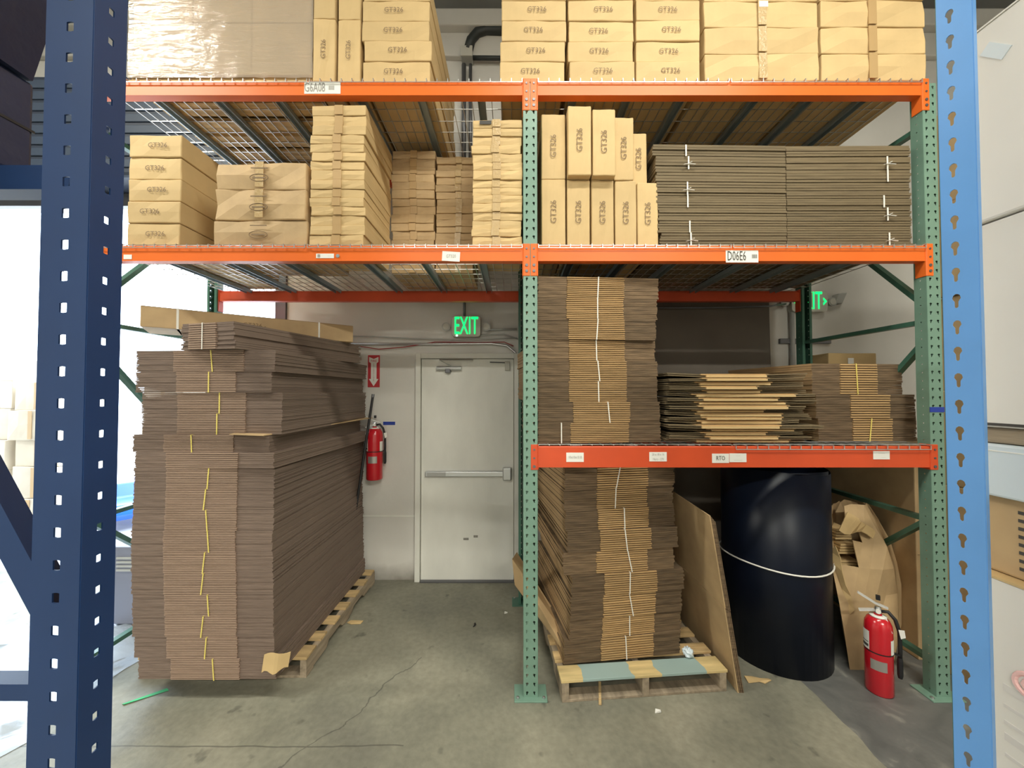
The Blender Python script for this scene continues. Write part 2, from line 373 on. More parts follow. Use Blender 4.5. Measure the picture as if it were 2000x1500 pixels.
MB().box(at(982, 900, pyy).x, at(999, 900, pyy).x, pyy - 0.06, pyy, pz - 0.06, pz + 0.06).build('latch_box', 'steel', door, bevel=0.01)
MB().box(at(836, 900, pyy).x, at(872, 900, pyy).x, pyy - 0.048, pyy - 0.044, pz - 0.02, pz + 0.016).build('bar_end_plate', 'grey_pl', pb)
czz = at(878, 720, pyy).z
cl = MB().tube([(at(854, 720, pyy).x, pyy - 0.03, czz), (at(902, 720, pyy).x, pyy - 0.03, czz)], 0.021, 12).build('door_closer', 'steel', door, smooth=False)
MB().box(at(875, 720, pyy).x - 0.02, at(875, 720, pyy).x + 0.03, pyy - 0.05, pyy, czz - 0.045, czz).build('closer_body', 'dark_steel', cl, bevel=0.006)
MB().tube([(at(882, 716, pyy).x, pyy - 0.04, czz + 0.02), (at(862, 706, pyy).x, pyy - 0.09, dzt - 0.015), (at(925, 707, pyy).x, pyy - 0.05, dzt - 0.01)], 0.008, 6).build('closer_arm', 'steel', cl)
MB().box(at(986, 715, pyy).x, at(996, 715, pyy).x, pyy - 0.03, pyy, at(990, 724, pyy).z, at(990, 706, pyy).z).build('alarm_sensor', 'beige_pl', door, bevel=0.005)
MB().tube([(at(957, 707, pyy).x, pyy - 0.01, dzt - 0.03), (at(990, 707, pyy).x, pyy - 0.012, dzt - 0.035)], 0.006, 6).build('sensor_wire', 'dark_steel', door)
for q, (px0, py0, ww) in enumerate(((905, 1052, 0.05), (925, 1047, 0.04))):
    MB().box(at(px0, py0, pyy).x, at(px0, py0, pyy).x + ww, pyy - 0.0012, pyy, at(px0, py0, pyy).z - 0.014, at(px0, py0, pyy).z + 0.008).build('scuff_mark', mat('scuff%d' % q, (0.30, 0.28, 0.25), 0.7, var=0.3, nscale=40), door, bevel=0.004)
# wall course seam left of the door
MB().box(at(700, 1008, WALL_Y).x, dxl - fw, WALL_Y - 0.006, WALL_Y, at(760, 1009, WALL_Y).z, at(760, 1006, WALL_Y).z).build('wall_ledge', 'frame', wall_back)

# leaning grey sheet behind the rack
yb = 1.30
p0, p1 = at(1240, 700, yb).x, at(1512, 700, yb).x
tag(MB().hexa([(p0, yb, 0), (p1, yb, 0), (p1, yb + 0.03, 0), (p0, yb + 0.03, 0), (p0, yb + 0.06, 2.75), (p1, yb + 0.06, 2.75), (p1, yb + 0.09, 2.75), (p0, yb + 0.09, 2.75)]).build('board_sheet', 'board_panel', bevel=0.004),
    'tall dark grey-brown board standing against the wall behind the right bay', 'board')

# conduits
def conduit(name, label, pts, r, m, k=8):
    return tag(MB().tube(pts, r, k).build(name, m, smooth=True), label, 'conduit')
cy = WALL_Y - 0.03
def wp(px, py, dy=0.0): return tuple(at(px, py, cy - dy))
conduit('steel_conduit', 'straight grey steel conduit above the exit door frame', [wp(640, 671), wp(830, 672), wp(960, 671), wp(990, 675), wp(1006, 688), wp(1009, 720), (at(1009, 720, cy).x, cy, 0.35)], 0.011, 'steel')
conduit('red_cable', 'thin red cable sagging along the wall above exit door', [wp(640, 663), wp(700, 676), wp(740, 682), wp(790, 678), wp(850, 668), wp(930, 669), wp(985, 668), wp(1003, 676)], 0.005, 'red_cable', 6)
conduit('grey_cable', 'thin grey cable running under the lit exit sign', [wp(650, 656), wp(730, 657), wp(800, 661), wp(880, 663), wp(950, 662), wp(1010, 660)], 0.006, 'grey_pl', 6)
conduit('sign_conduit', 'upper grey conduit leaving the right side of the door exit sign', [wp(945, 644), wp(960, 644), wp(1010, 643)], 0.010, 'grey_pl')
conduit('sign_cable', 'curved grey cable below the conduit right of the door exit sign', [wp(938, 655), wp(960, 653), wp(985, 653), wp(1012, 662)], 0.006, 'grey_pl')
conduit('drop_conduit', 'short vertical conduit dropping to the top of door exit sign', [wp(907, 560), wp(907, 622)], 0.012, 'dark_steel')
conduit('wall_conduit', 'long thin conduit on the wall behind the right shelf bay', [wp(1200, 602, 0.10), wp(1400, 601, 0.10), wp(1505, 598, 0.10), wp(1545, 592)], 0.009, 'dark_steel')
conduit('vertical_pipe', 'grey vertical pipe beside the right rear upright', [wp(1546, 592), wp(1548, 680), (at(1549, 700, cy).x, cy, 0.3)], 0.022, 'grey_pl', 10)
tag(MB().box(at(1514, 0, cy).x, at(1612, 0, cy).x, cy, WALL_Y, at(1550, 671, cy).z, at(1550, 661, cy).z).build('strut_channel', 'dark_steel', bevel=0.004), 'short dark strut channel on wall crossing the grey vertical pipe', 'bracket')
# pipes high on the wall between the top-shelf loads
tag(MB().tube([wp(1020, 60, 0.05), wp(950, 58, 0.05), wp(932, 64, 0.05), wp(920, 78, 0.05), wp(914, 100, 0.05)], 0.045, 10).build('black_duct', 'duct', smooth=True), 'black curved pipe high on the wall between top-shelf cartons', 'pipe')
jb = thing('junction_box', 'grey junction box high on wall below the black curved pipe', 'electrical box', wp(912, 124))
bx = at(912, 124, cy)
MB().box(-0.05, 0.06, -0.08, 0.03, 0, 0.10).build('body', 'grey_pl', jb, bevel=0.006)
MB().box(-0.052, 0.062, -0.09, -0.08, 0.0, 0.10).build('cover', 'beige_pl', jb, bevel=0.004)
conduit('side_conduit', 'black conduit running right from the high junction box', [wp(922, 113, 0.03), wp(1000, 114, 0.03)], 0.020, 'duct')
conduit('down_conduit', 'left of two dark conduits dropping below the high junction box', [wp(906, 126, 0.02), wp(906, 330, 0.02)], 0.022, 'dark_steel')
conduit('down_conduit', 'right of two dark conduits dropping below the high junction box', [wp(919, 126, 0.02), wp(919, 330, 0.02)], 0.016, 'dark_steel')

# exit signs
def exit_sign(px, py, label, chev=False, wpx=56):
    p = at(px, py, WALL_Y); s = 3.68 / F
    t = thing('exit_sign', label, 'exit sign', (p.x, WALL_Y, p.z))
    W, H = wpx * s / 2, 20 * s
    poly = []
    for cx, cz, a0 in ((W - .03, H - .03, 0), (-W + .03, H - .03, 90), (-W + .03, -H + .03, 180), (W - .03, -H + .03, 270)):
        for k in range(4): a = R(a0 + 30 * k); poly.append((cx + .03 * math.cos(a), cz + .03 * math.sin(a)))
    MB().prism(poly[::-1], -0.07, 0).build('housing', 'beige_pl', t, bevel=0.004)
    text('EXIT', 0.24, 'green_led', t, (0, -0.073, 0), sx=0.47)
    if chev:
        for sg in (-1, 1):
            MB().prism([(sg * (W - .012), 0), (sg * (W - .045), .035), (sg * (W - .045), .015), (sg * (W - .030), 0), (sg * (W - .045), -.015), (sg * (W - .045), -.035)][::sg], -0.074, -0.071).build('chevron', 'green_led', t)
    for sg in (-1, 1):
        h = MB().tube([(sg * (W + 0.055), -0.06, 0.0), (sg * (W + 0.055), -0.03, 0.0), (sg * (W + 0.055), 0.0, 0.0)], [0.042, 0.038, 0.02], 12).build('lamp_head', 'grey_pl', t)
        MB().lathe([(0.030, 0), (0.030, 0.004)], 12).build('lens', 'beige_pl', h)
        h.children[0].rotation_euler = (R(90), 0, 0); h.children[0].location = (sg * (W + 0.055), -0.060, 0)
    MB().box(-0.095, -0.08, -0.075, -0.07, -H + 0.004, -H + 0.018).build('pilot_lamp', 'led', t)
    return t
exit_sign(912, 640, 'green lit exit sign above the white exit door')
exit_sign(1571, 592, 'green exit sign half hidden behind the right rear rack upright', chev=True, wpx=70)
t = thing('emergency_lamp', 'grey emergency lamp head on wall right of the hidden exit sign', 'lamp', tuple(at(1625, 586, WALL_Y)))
MB().hexa([(-0.03, -0.06, -0.045), (0.05, -0.06, -0.05), (0.05, 0, -0.05), (-0.03, 0, -0.045), (0.0, -0.08, 0.045), (0.085, -0.08, 0.055), (0.085, 0, 0.055), (0.0, 0, 0.045)]).build('head', 'grey_pl', t, bevel=0.008)
MB().tube([(-0.02, -0.02, -0.03), (-0.07, -0.015, -0.055)], 0.01, 8).build('arm', 'dark_steel', t)

# extinguisher location sign
sp = at(730, 725, WALL_Y - 0.004)
s = thing('extinguisher_sign', 'red wall sign with white arrow above the wall fire extinguisher', 'sign', (sp.x, WALL_Y, sp.z))
MB().box(-0.058, 0.058, -0.004, 0, -0.155, 0.155).build('plate', 'red_sign', s, bevel=0.002)
MB().prism([(-0.045, 0.138), (0, 0.118), (0.045, 0.138), (0.045, 0.09), (0.027, 0.078), (0.027, -0.075), (0.046, -0.075), (0, -0.145), (-0.046, -0.075), (-0.027, -0.075), (-0.027, 0.078), (-0.045, 0.09)][::-1], -0.0055, -0.004).build('arrow', 'paper', s)
text('FIRE', 0.032, 'red_sign', s, (0, -0.0065, 0.098))
for k, ch in enumerate('EXTINGUISHER'): text(ch, 0.017, 'red_sign', s, (0, -0.0065, 0.068 - k * 0.0145))

# ------------------------------------------------------------------ pallet rack
def hole_strip(mb, o, u, v, width, pitch, n, cols, kind, r):
    """sheet in directions u (across) and v (up), cut by a grid of holes"""
    o = Vector(o); u = Vector(u); v = Vector(v); a = width / cols / 2; b = pitch / 2
    outer = [(a, -b), (a, -b / 3), (a, b / 3), (a, b), (a / 3, b), (-a / 3, b), (-a, b), (-a, b / 3), (-a, -b / 3), (-a, -b), (-a / 3, -b), (a / 3, -b)]
    for c in range(cols):
        sl = 0.25 if c % 2 == 0 else -0.25
        if kind == 'key':
            inner = [(.38, -1.5), (.45, -.55), (1, .1), (.75, .75), (.25, 1), (-.25, 1), (-.75, .75), (-1, .1), (-.45, -.55), (-.38, -1.5), (-.12, -1.7), (.12, -1.7)]
            inner = [((x + (sl * (y + .2) if y < 0 else 0)) * r, (y + .25) * r) for x, y in inner]
        elif kind == 'slot':
            inner = [(.42, -1.9), (.45, -.6), (.95, .2), (.75, .95), (.25, 1.3), (-.25, 1.3), (-.75, .95), (-.95, .2), (-.45, -.6), (-.42, -1.9), (-.14, -2.15), (.14, -2.15)]
            inner = [(x * r * .8, (y + .4) * r) for x, y in inner]
        elif kind == 'square':
            inner = [(.8, -1), (.8, -.4), (.8, .4), (.8, 1), (.25, 1.12), (-.25, 1.12), (-.8, 1), (-.8, .4), (-.8, -.4), (-.8, -1), (-.25, -1.12), (.25, -1.12)]
            inner = [(x * r, y * r) for x, y in inner]
        else:
            inner = [(r * math.cos(math.atan2(y, x)), r * math.sin(math.atan2(y, x))) for x, y in ((1, -1), (1, -.3), (1, .3), (1, 1), (.3, 1), (-.3, 1), (-1, 1), (-1, .3), (-1, -.3), (-1, -1), (-.3, -1), (.3, -1))]
        for i in range(n):
            ctr = o + u * (a * (2 * c + 1)) + v * (pitch * (i + .5)); n0 = len(mb.v)
            for x, y in outer + inner: mb.v.append(tuple(ctr + u * x + v * y))
            for k in range(12): mb.f.append((n0 + k, n0 + (k + 1) % 12, n0 + 12 + (k + 1) % 12, n0 + 12 + k))
    return mb

PITCH_H = 0.0508; UW = 0.082; UD = 0.072; RH = 72 * PITCH_H       # upright width, depth, height
RD = 1.06                                                         # rack depth
def upright(parent, x0, y0, name, m, back=False, tops=72):
    """x0: left edge, y0: outer face; open side turned inwards"""
    sgn = -1 if back else 1
    f = MB(); hole_strip(f, (x0, y0, 0.005), (1, 0, 0), (0, 0, 1), UW, PITCH_H, tops, 2, 'key', 0.0078)
    up = f.build(name, m, parent, solid=0.0025)
    for xs in (x0, x0 + UW):
        sd_ = MB(); hole_strip(sd_, (xs, y0, 0.005), (0, sgn, 0), (0, 0, 1), UD, PITCH_H, tops, 1, 'round', 0.0042)
        sd_.build('side_web', m, up, solid=0.0025)
    lp = MB()
    lp.box(x0, x0 + 0.02, y0 + sgn * UD - 0.0015, y0 + sgn * UD + 0.0015, 0.005, tops * PITCH_H); lp.box(x0 + UW - 0.02, x0 + UW, y0 + sgn * UD - 0.0015, y0 + sgn * UD + 0.0015, 0.005, tops * PITCH_H)
    lp.build('return_lip', m, up)
    fp = MB().box(x0 - 0.055, x0 + UW + 0.055, min(y0 - sgn * 0.035, y0 + sgn * 0.10), max(y0 - sgn * 0.035, y0 + sgn * 0.10), 0, 0.008).build('foot_plate', m, up, bevel=0.002)
    for bx_ in (x0 - 0.035, x0 + UW + 0.035):
        MB().lathe([(0.009, 0.008), (0.009, 0.016), (0.005, 0.018)], 8, (bx_, y0 - sgn * 0.01, 0)).build('anchor_bolt', 'steel', up)
    return up

XC = at(1022.5, 700, 0).x                       # centre upright left edge
XR = at(1812, 640, 0).x                         # right upright left edge
XL = XC - 2.60 - UW                             # left upright left edge
Z3, Z2, Z1 = at(1036, 158, 0).z, at(1036, 480, 0).z, at(1400, 872, 0).z
H3, H2, H1 = 0.088, 0.092, 0.124
rack = thing('pallet_rack', 'green and orange two-bay pallet rack loaded with cardboard boxes', 'rack', (0, 0, 0))
for nm, x0, mm in (('l', XL, 'green_dark'), ('c', XC, 'green'), ('r', XR, 'green')):
    upright(rack, x0, 0.0, 'upright', mm)
    upright(rack, x0 - (0.012 if nm == 'c' else 0), RD, 'upright', 'green_dark', back=True)
    xm = x0 + UW / 2
    for zh in (0.18, 1.02, 2.22, 3.42):
        MB().bar((xm, UD - 0.02, zh), (xm, RD - UD + 0.02, zh), 0.04, 0.028).build('brace', 'green' if nm == 'c' else 'green_dark', rack)
    for za, zb in ((1.02, 0.18), (2.10, 1.10), (2.33, 3.36)):
        MB().bar((xm, UD - 0.02, za), (xm, RD - UD + 0.02, zb), 0.04, 0.028).build('brace', 'green' if nm == 'c' else 'green_dark', rack)

def beam(xa, xb, z, h, m, back=False, conn=0.195, name='beam'):
    """xa, xb: inner faces of the uprights"""
    y0, y1 = (0.0, 0.052) if not back else (RD - 0.052, RD)
    g = MB()
    # stepped box section: high front, lower seat for the deck behind
    sec = [(0.0, -h), (0.0, -0.004), (0.003, 0), (0.030, 0), (0.030, -0.018), (0.052, -0.018), (0.052, -h)]
    if back: sec = [(-a + 0.052, c) for a, c in sec][::-1]
    n = len(sec)
    g.v += [(xa, y0 + a, z + c) for a, c in sec] + [(xb, y0 + a, z + c) for a, c in sec]
    g.f += [tuple(range(n))[::-1], tuple(range(n, 2 * n))] + [(i, (i + 1) % n, n + (i + 1) % n, n + i) for i in range(n)]
    b = g.build(name, m, rack)
    zt, zb_ = z + 0.012, z + 0.012 - conn
    for x, sgn in ((xa, -1), (xb, 1)):
        c = MB(); yo = -0.005 if not back else RD - 0.0
        c.box(min(x, x + sgn * 0.039), max(x, x + sgn * 0.039), yo, yo + 0.005, zb_, zt)
        c.box(min(x, x - sgn * 0.006), max(x, x - sgn * 0.006), yo if not back else RD - 0.06, (0.06 if not back else RD), zb_, zt)
        c.build('end_connector', m, b, bevel=0.003)
        if not back:
            for zz in (zt - 0.03, zt - 0.08, zt - 0.13, zt - 0.165):
                r_ = MB(); r_.tube([(x + sgn * 0.019, -0.0085, zz), (x + sgn * 0.019, -0.004, zz)], 0.006 if zz > zt - 0.12 else 0.009, 8)
                if zz > zb_ + .012: r_.build('rivet', 'dark_steel', b)
    return b
bays = {'L': (XL + UW, XC), 'R': (XC + UW, XR)}
B = {}
for bay in 'LR':
    xa, xb = bays[bay]
    B['3' + bay] = beam(xa, xb, Z3, H3, 'orange'); beam(xa, xb, Z3, H3, 'red_orange', True)
    B['2' + bay] = beam(xa, xb, Z2, H2, 'orange'); beam(xa, xb, Z2, H2, 'red_orange', True)
B['1R'] = beam(*bays['R'], Z1, H1, 'red_orange', conn=0.15); beam(*bays['R'], Z1, H1, 'red_orange', True)
# blue tape round the right upright
zt = at(1825, 800, 0).z
MB().box(XR - 0.002, XR + UW + 0.002, -0.004, -0.0015, zt - 0.015, zt + 0.015).build('blue_tape_band', 'blue_tape', rack)

# stickers on the beams
def sticker(bm, px, py, pw, ph, lines, m='paper', ink='ink_dark', tilt=0.0, barcode=None, sxx=0.75):
    p = at(px, py, 0); sw, sh = pw / 328, ph / 328
    e = MB().box(-sw / 2, sw / 2, -0.0022, -0.0008, -sh / 2, sh / 2, Matrix.Translation((p.x, 0, p.z)) @ Matrix.Rotation(tilt, 4, 'Y')).build('label_sticker', m, bm)
    n = len(lines)
    for i, (tx, dx, hh) in enumerate(lines):
        z = p.z + sh * (0.5 - (i + 0.5) / n)
        text(tx, hh, ink, bm, (p.x + dx * sw, -0.0034, z), sx=sxx)
    if barcode:
        q = MB()
        for k in range(9): q.box(p.x + sw * (barcode[0] + k * 0.018), p.x + sw * (barcode[0] + k * 0.018 + (0.010 if k % 3 else 0.005)), -0.003, -0.0022, p.z - sh * barcode[1], p.z + sh * barcode[1])
        q.build('barcode', ink, bm)
sticker(B['3L'], 630, 172, 72, 24, [('G6A08', -0.21, 0.080)], sxx=0.55, ink='ink_grey', barcode=(0.17, 0.18))
sticker(B['2R'], 1449, 501, 64, 24, [('D06E6', -0.17, 0.080)], sxx=0.52, ink='ink_dark', barcode=(0.30, 0.16))
sticker(B['2L'], 635, 500, 35, 9, [('- - - -', 0.25, 0.012)], barcode=(-0.42, 0.35), ink='ink_grey')
sticker(B['2L'], 881, 501, 35, 19, [('GT320', 0.0, 0.028)], tilt=0.06, ink='ink_grey')
MB().tube([(at(660, 500, 0).x, -0.004, at(660, 500, 0).z), (at(660, 500, 0).x, -0.0005, at(660, 500, 0).z)], 0.011, 12).build('round_sticker', 'channel', B['2L'])
sticker(B['2L'], 250, 502, 16, 9, [('-', 0, 0.01)], ink='ink_grey')
sticker(B['1R'], 1123, 893, 34, 18, [('10x10x10 B', 0, 0.022)], ink='ink_grey')
sticker(B['1R'], 1285, 892, 34, 18, [('20 x 18 x 16', 0, 0.019), ('16pcs - 270', 0, 0.019)], ink='ink_grey')
sticker(B['1R'], 1407, 895, 33, 18, [('RTO', 0, 0.036)], ink='ink_dark')
sticker(B['1R'], 1441, 894, 33, 17, [('- - - -', 0, 0.014), ('- - - - - - -', 0, 0.016)], ink='ink_dark')
sticker(B['1R'], 1721, 889, 32, 16, [('- - - - -', 0, 0.018), ('- - - -', 0.1, 0.014)], ink='ink_grey')

# wire decks
def deck(xa, xb, z, label, front=True):
    t = thing('wire_deck', label, 'wire deck', ((xa + xb) / 2, 0.0, z), group='wire decks')
    W = xb - xa - 0.015; h = W / 2; r = 0.0021
    g = MB(); n = int(W / 0.062); y1 = RD - 0.005
    for i in range(n + 1):
        x = -h + W * i / n
        g.box(x - r, x + r, -0.011 if front else 0.006, y1, 0.004, 0.004 + 2 * r)
        if front: g.box(x - r, x + r, -0.011, -0.011 + 2 * r, -0.016, 0.006)
    ny = 9
    for i in range(ny + 1):
        y = 0.02 + (y1 - 0.03) * i / ny
        g.box(-h, h, y - r, y + r, 0.004 + 2 * r, 0.004 + 4 * r)
    if front: g.box(-h, h, -0.013, -0.013 + 2 * r, -0.018, -0.018 + 2 * r)
    g.build('wire_grid', 'wire', t)
    for fx in (-0.30, 0.0, 0.30):
        c = MB(); x = fx * W
        c.box(x - 0.024, x + 0.024, 0.035, RD - 0.035, 0.000, 0.0035); c.box(x - 0.024, x - 0.021, 0.054, RD - 0.054, -0.026, 0.000); c.box(x + 0.021, x + 0.024, 0.054, RD - 0.054, -0.026, 0.000)
        c.build('channel', 'channel', t)
for lev, z in (('top', Z3), ('middle', Z2)):
    for bay, bn in (('L', 'left'), ('R', 'right')):
        xa, xb = bays[bay]; xm = (xa + xb) / 2
        deck(xa, xm, z, 'galvanised wire deck, left half of the %s shelf in %s bay' % (lev, bn)); deck(xm, xb, z, 'galvanised wire deck, right half of the %s shelf in %s bay' % (lev, bn))
xa, xb = bays['R']; xm = (xa + xb) / 2
deck(xa, xm, Z1, 'galvanised wire deck under the strapped cardboard tower, lowest shelf', front=False); deck(xm, xb, Z1, 'galvanised wire deck on the right half of lowest shelf')
DT = 0.0126                                     # top of a deck above the beam

# ------------------------------------------------------------------ cartons
def carton(label, x0, x1, y0, z0, h, d, m='carton', code=None, upright_text=False, tape=None, tape_m='tape', group=None, rz=0.0, jit=0.003, rot=None, flap=False, mark=None, seam=None, name='carton', cat='box', code_size=None, dirt=None):
    W = x1 - x0
    t = thing(name, label, cat, ((x0 + x1) / 2, y0, z0), rz, group, rot)
    nx, nz = 4, 2
    b = MB(); rj = lambda: random.uniform(-jit, jit)
    P = {}
    for i in range(nx + 1):
        for k in range(nz + 1):
            for j in (0, 1):
                bulge = -jit * 1.2 * math.sin(math.pi * i / nx) * math.sin(math.pi * k / nz) if j == 0 else 0
                xx = -W / 2 + W * i / nx + (rj() if 0 < i < nx else rj() * 0.5); zz = h * k / nz + (rj() if k == nz else 0)
                P[i, j, k] = len(b.v); b.v.append((xx, (d if j else 0) + rj() + bulge, max(0, zz)))
    for i in range(nx):
        for k in range(nz):
            b.f.append((P[i, 0, k], P[i + 1, 0, k], P[i + 1, 0, k + 1], P[i, 0, k + 1])); b.f.append((P[i + 1, 1, k], P[i, 1, k], P[i, 1, k + 1], P[i + 1, 1, k + 1]))
        b.f.append((P[i, 0, nz], P[i + 1, 0, nz], P[i + 1, 1, nz], P[i, 1, nz])); b.f.append((P[i, 1, 0], P[i + 1, 1, 0], P[i + 1, 0, 0], P[i, 0, 0]))
    for k in range(nz):
        b.f.append((P[0, 1, k], P[0, 0, k], P[0, 0, k + 1], P[0, 1, k + 1])); b.f.append((P[nx, 0, k], P[nx, 1, k], P[nx, 1, k + 1], P[nx, 0, k + 1]))
    b.build('body', m, t, bevel=min(0.006, h * 0.06))
    yf = -jit * 2.2 - 0.0008
    if tape is not None:
        tw = min(0.05, W * 0.16); tx = -W / 2 + W * tape
        MB().box(tx - tw / 2, tx + tw / 2, yf - 0.0006, yf + 0.004, h * 0.04, h * 0.98).build('tape_strip', tape_m, t)
    if seam is not None:
        MB().box(-W / 2 + 0.004, W / 2 - 0.004, yf, yf + 0.003, h * seam - 0.0012, h * seam + 0.0012).build('flap_seam', 'ink', t)
    if code:
        cs = code_size or (0.042)
        if upright_text: text(code, cs, 'ink', t, (0, yf - 0.002, h * 0.5), rot=(R(90), R(-90), 0))
        else: text(code, cs, 'ink', t, (random.uniform(-.02, .02), yf - 0.002, h * 0.5))
    if mark == 'oval':
        g = MB(); k = 20
        ring = [(0.055 * math.cos(2 * math.pi * q / k), yf - 0.0015, h * 0.38 + 0.022 * math.sin(2 * math.pi * q / k)) for q in range(k)]
        g.tube(ring, 0.0022, 5, True); g.box(-0.04, 0.04, yf - 0.002, yf, h * 0.38 - 0.004, h * 0.38 + 0.004); g.box(-0.05, 0.05, yf - 0.002, yf, h * 0.72, h * 0.72 + 0.006)
        g.build('printed_mark', 'ink', t)
    if mark == 'slip':
        MB().box(-0.02, 0.035, yf - 0.0015, yf, h * 0.70, h * 0.92).build('paper_slip', 'paper', t, bevel=0.001)
    if mark == 'scrape':
        MB().box(-W * 0.36, -W * 0.12, yf - 0.001, yf, h * 0.35, h * 0.8).build('scrape', 'ink_dark', t, bevel=0.012)
    return t

BW, BH, BD = 0.402, 0.128, 1.00                  # the repeated coded carton
def X0(px, Y=0.02): return at(px, 500, Y).x
def col_of(pxs, z, n, stackname, grp, y0=0.02, hh=BH, code='GT326', jx=0.006, **kw):
    for k in range(n):
        a, b = X0(pxs[0], y0), X0(pxs[1], y0); j = random.uniform(-jx, jx)
        carton('tan coded carton, %s in the %s' % (order(k, n), stackname), a + j, b + j, y0 + random.uniform(0, 0.012), z + DT + k * hh + 0.0006 * k, hh - 0.0012, BD, code=code, group=grp, **kw)
# top shelf, left bay
g_top = 'coded cartons on the top shelf'
for k, (a, b) in enumerate(((607, 650), (655, 699))):
    hN = 0.392
    nm = ('left', 'right')[k]
    for r_ in range(2):
        carton('tan carton on end, %s %s one beside the film-wrapped load' % (('lower', 'upper')[r_], nm), X0(a), X0(b), 0.02 + 0.006 * k, Z3 + DT + r_ * (hN + 0.001), hN, BD, code='GT326', upright_text=True, group=g_top)
col_of((705, 838), Z3, 5, 'top-shelf column left of the open gap', g_top, jx=0.012)
col_of((978, 1106), Z3, 5, 'top-shelf column just right of the open gap', g_top)
col_of((1112, 1241), Z3, 5, 'top-shelf column second right of the gap', g_top)
col_of((1245, 1371), Z3, 5, 'top-shelf column beside the taped cartons', g_top)
for k in range(4):
    carton('wide taped carton, %s in the left taped column on top shelf' % order(k, 4), X0(1380), X0(1604), 0.015, Z3 + DT + k * 0.166, 0.165, 1.0, m='carton', tape=0.5, tape_m='tape_clear', group='taped cartons on the top shelf', jit=0.006, mark='slip' if k == 2 else None)
    carton('wide taped carton, %s in the right taped column on top shelf' % order(k, 4), X0(1610), X0(1815), 0.015, Z3 + DT + k * 0.168, 0.167, 1.0, m='carton', tape=0.48, group='taped cartons on the top shelf', jit=0.006)
# shrink-wrapped load
lx0, lx1 = X0(240), X0(603)
wl = thing('wrapped_load', 'film-wrapped pallet load of brown cartons on top shelf, far left', 'wrapped load', (lx0, 0.03, Z3 + DT))
LW = lx1 - lx0; 
for k in range(3): MB().box(0, 0.0 + LW, 0.02 + k * 0.42, 0.11 + k * 0.42, 0.018, 0.05).build('pallet_stringer', 'wood', wl)
for k in range(6): MB().box(0, LW, 0.0 + k * 0.165, 0.12 + k * 0.165, 0.05, 0.066).build('pallet_board', 'wood', wl)
for k in range(6): MB().box(0, LW, 0.0 + k * 0.165, 0.12 + k * 0.165, 0.0, 0.018).build('pallet_board', 'wood', wl)
for r_ in range(2):
    for c_ in range(3):
        MB().box(0.012 + c_ * (LW - .024) / 3 + 0.001, 0.012 + (c_ + 1) * (LW - .024) / 3 - 0.001, 0.01, 0.96, 0.067 + r_ * 0.32, 0.067 + r_ * 0.32 + 0.318).build('inner_carton', 'carton_b', wl, bevel=0.006)
fm = MB(); nx, nz = 26, 14
for i in range(nx + 1):
    for k in range(nz + 1):
        fm.v.append((-0.006 + (LW + 0.012) * i / nx, 0.0 - random.uniform(0, 0.006), 0.03 + 0.69 * k / nz))
for i in range(nx):
    for k in range(nz): a = i * (nz + 1) + k; fm.f.append((a, a + nz + 1, a + nz + 2, a + 1))
for xx in (-0.006, LW + 0.006):
    fm.quad([(xx, 0, 0.03), (xx, 0.97, 0.03), (xx, 0.97, 0.72), (xx, 0, 0.72)])
fm.quad([(-0.006, 0.97, 0.03), (LW + 0.006, 0.97, 0.03), (LW + 0.006, 0.97, 0.72), (-0.006, 0.97, 0.72)])
fm.build('stretch_film', 'film', wl, smooth=True)

# middle shelf, left bay
col_of((246, 349), Z2, 5, 'far left column on middle shelf', 'coded cartons on the middle shelf', hh=0.135, jx=0.004)
for k, (dz, hh) in enumerate(((0, 0.155), (0.157, 0.185), (0.344, 0.165))):
    carton('scuffed glossy-taped brown carton, %s of three beside the left end column' % ('lowest', 'middle', 'topmost')[k], X0(415 + 2 * k), X0(597 - 2 * k), 0.03, Z2 + DT + dz, hh, 0.62, m='carton_b', group='scuffed brown cartons', jit=0.009, mark='oval', tape=0.5 if k else None, tape_m='tape_clear', rz=R((0.5, -0.8, 1.0)[k]))
# torn flap hanging on the topmost one
def thin_stack(px, y0, n, hs, name, d=0.50, tape=0.5, tm='tape', jx=0.006, m='carton', grp='thin cartons on the middle shelf'):
    z = Z2 + DT
    for k in range(n):
        hh = hs * random.uniform(0.88, 1.1); j = random.uniform(-jx, jx)
        if k == n - 1: nm = 'topmost'
        else: nm = ORD[k]
        carton('thin carton, %s in the %s' % (nm, name), X0(px[0], y0) + j, X0(px[1], y0) + j, y0 + random.uniform(0, 0.014), z, hh - 0.0012, d, m=m, tape=tape, tape_m=tm, group=grp, jit=0.0035, rz=R(random.uniform(-.7, .7)), mark='scrape' if (name.startswith('stack against') and k == n - 1) else None)
        z += hh
thin_stack((604, 710), 0.02, 15, 0.0582, 'tall front stack beside the scuffed cartons')
thin_stack((922, 1019), 0.02, 15, 0.0523, 'stack against the centre upright', tape=0.48, tm='tape_clear')
thin_stack((764, 848), 0.56, 15, 0.0605, 'set-back dim stack right of the tall front stack', m='carton_b', d=0.45)
thin_stack((851, 924), 0.56, 17, 0.0515, 'set-back stack with shiny tape, second from centre upright', m='carton_b', d=0.45, tape=0.6, tm='tape_clear')

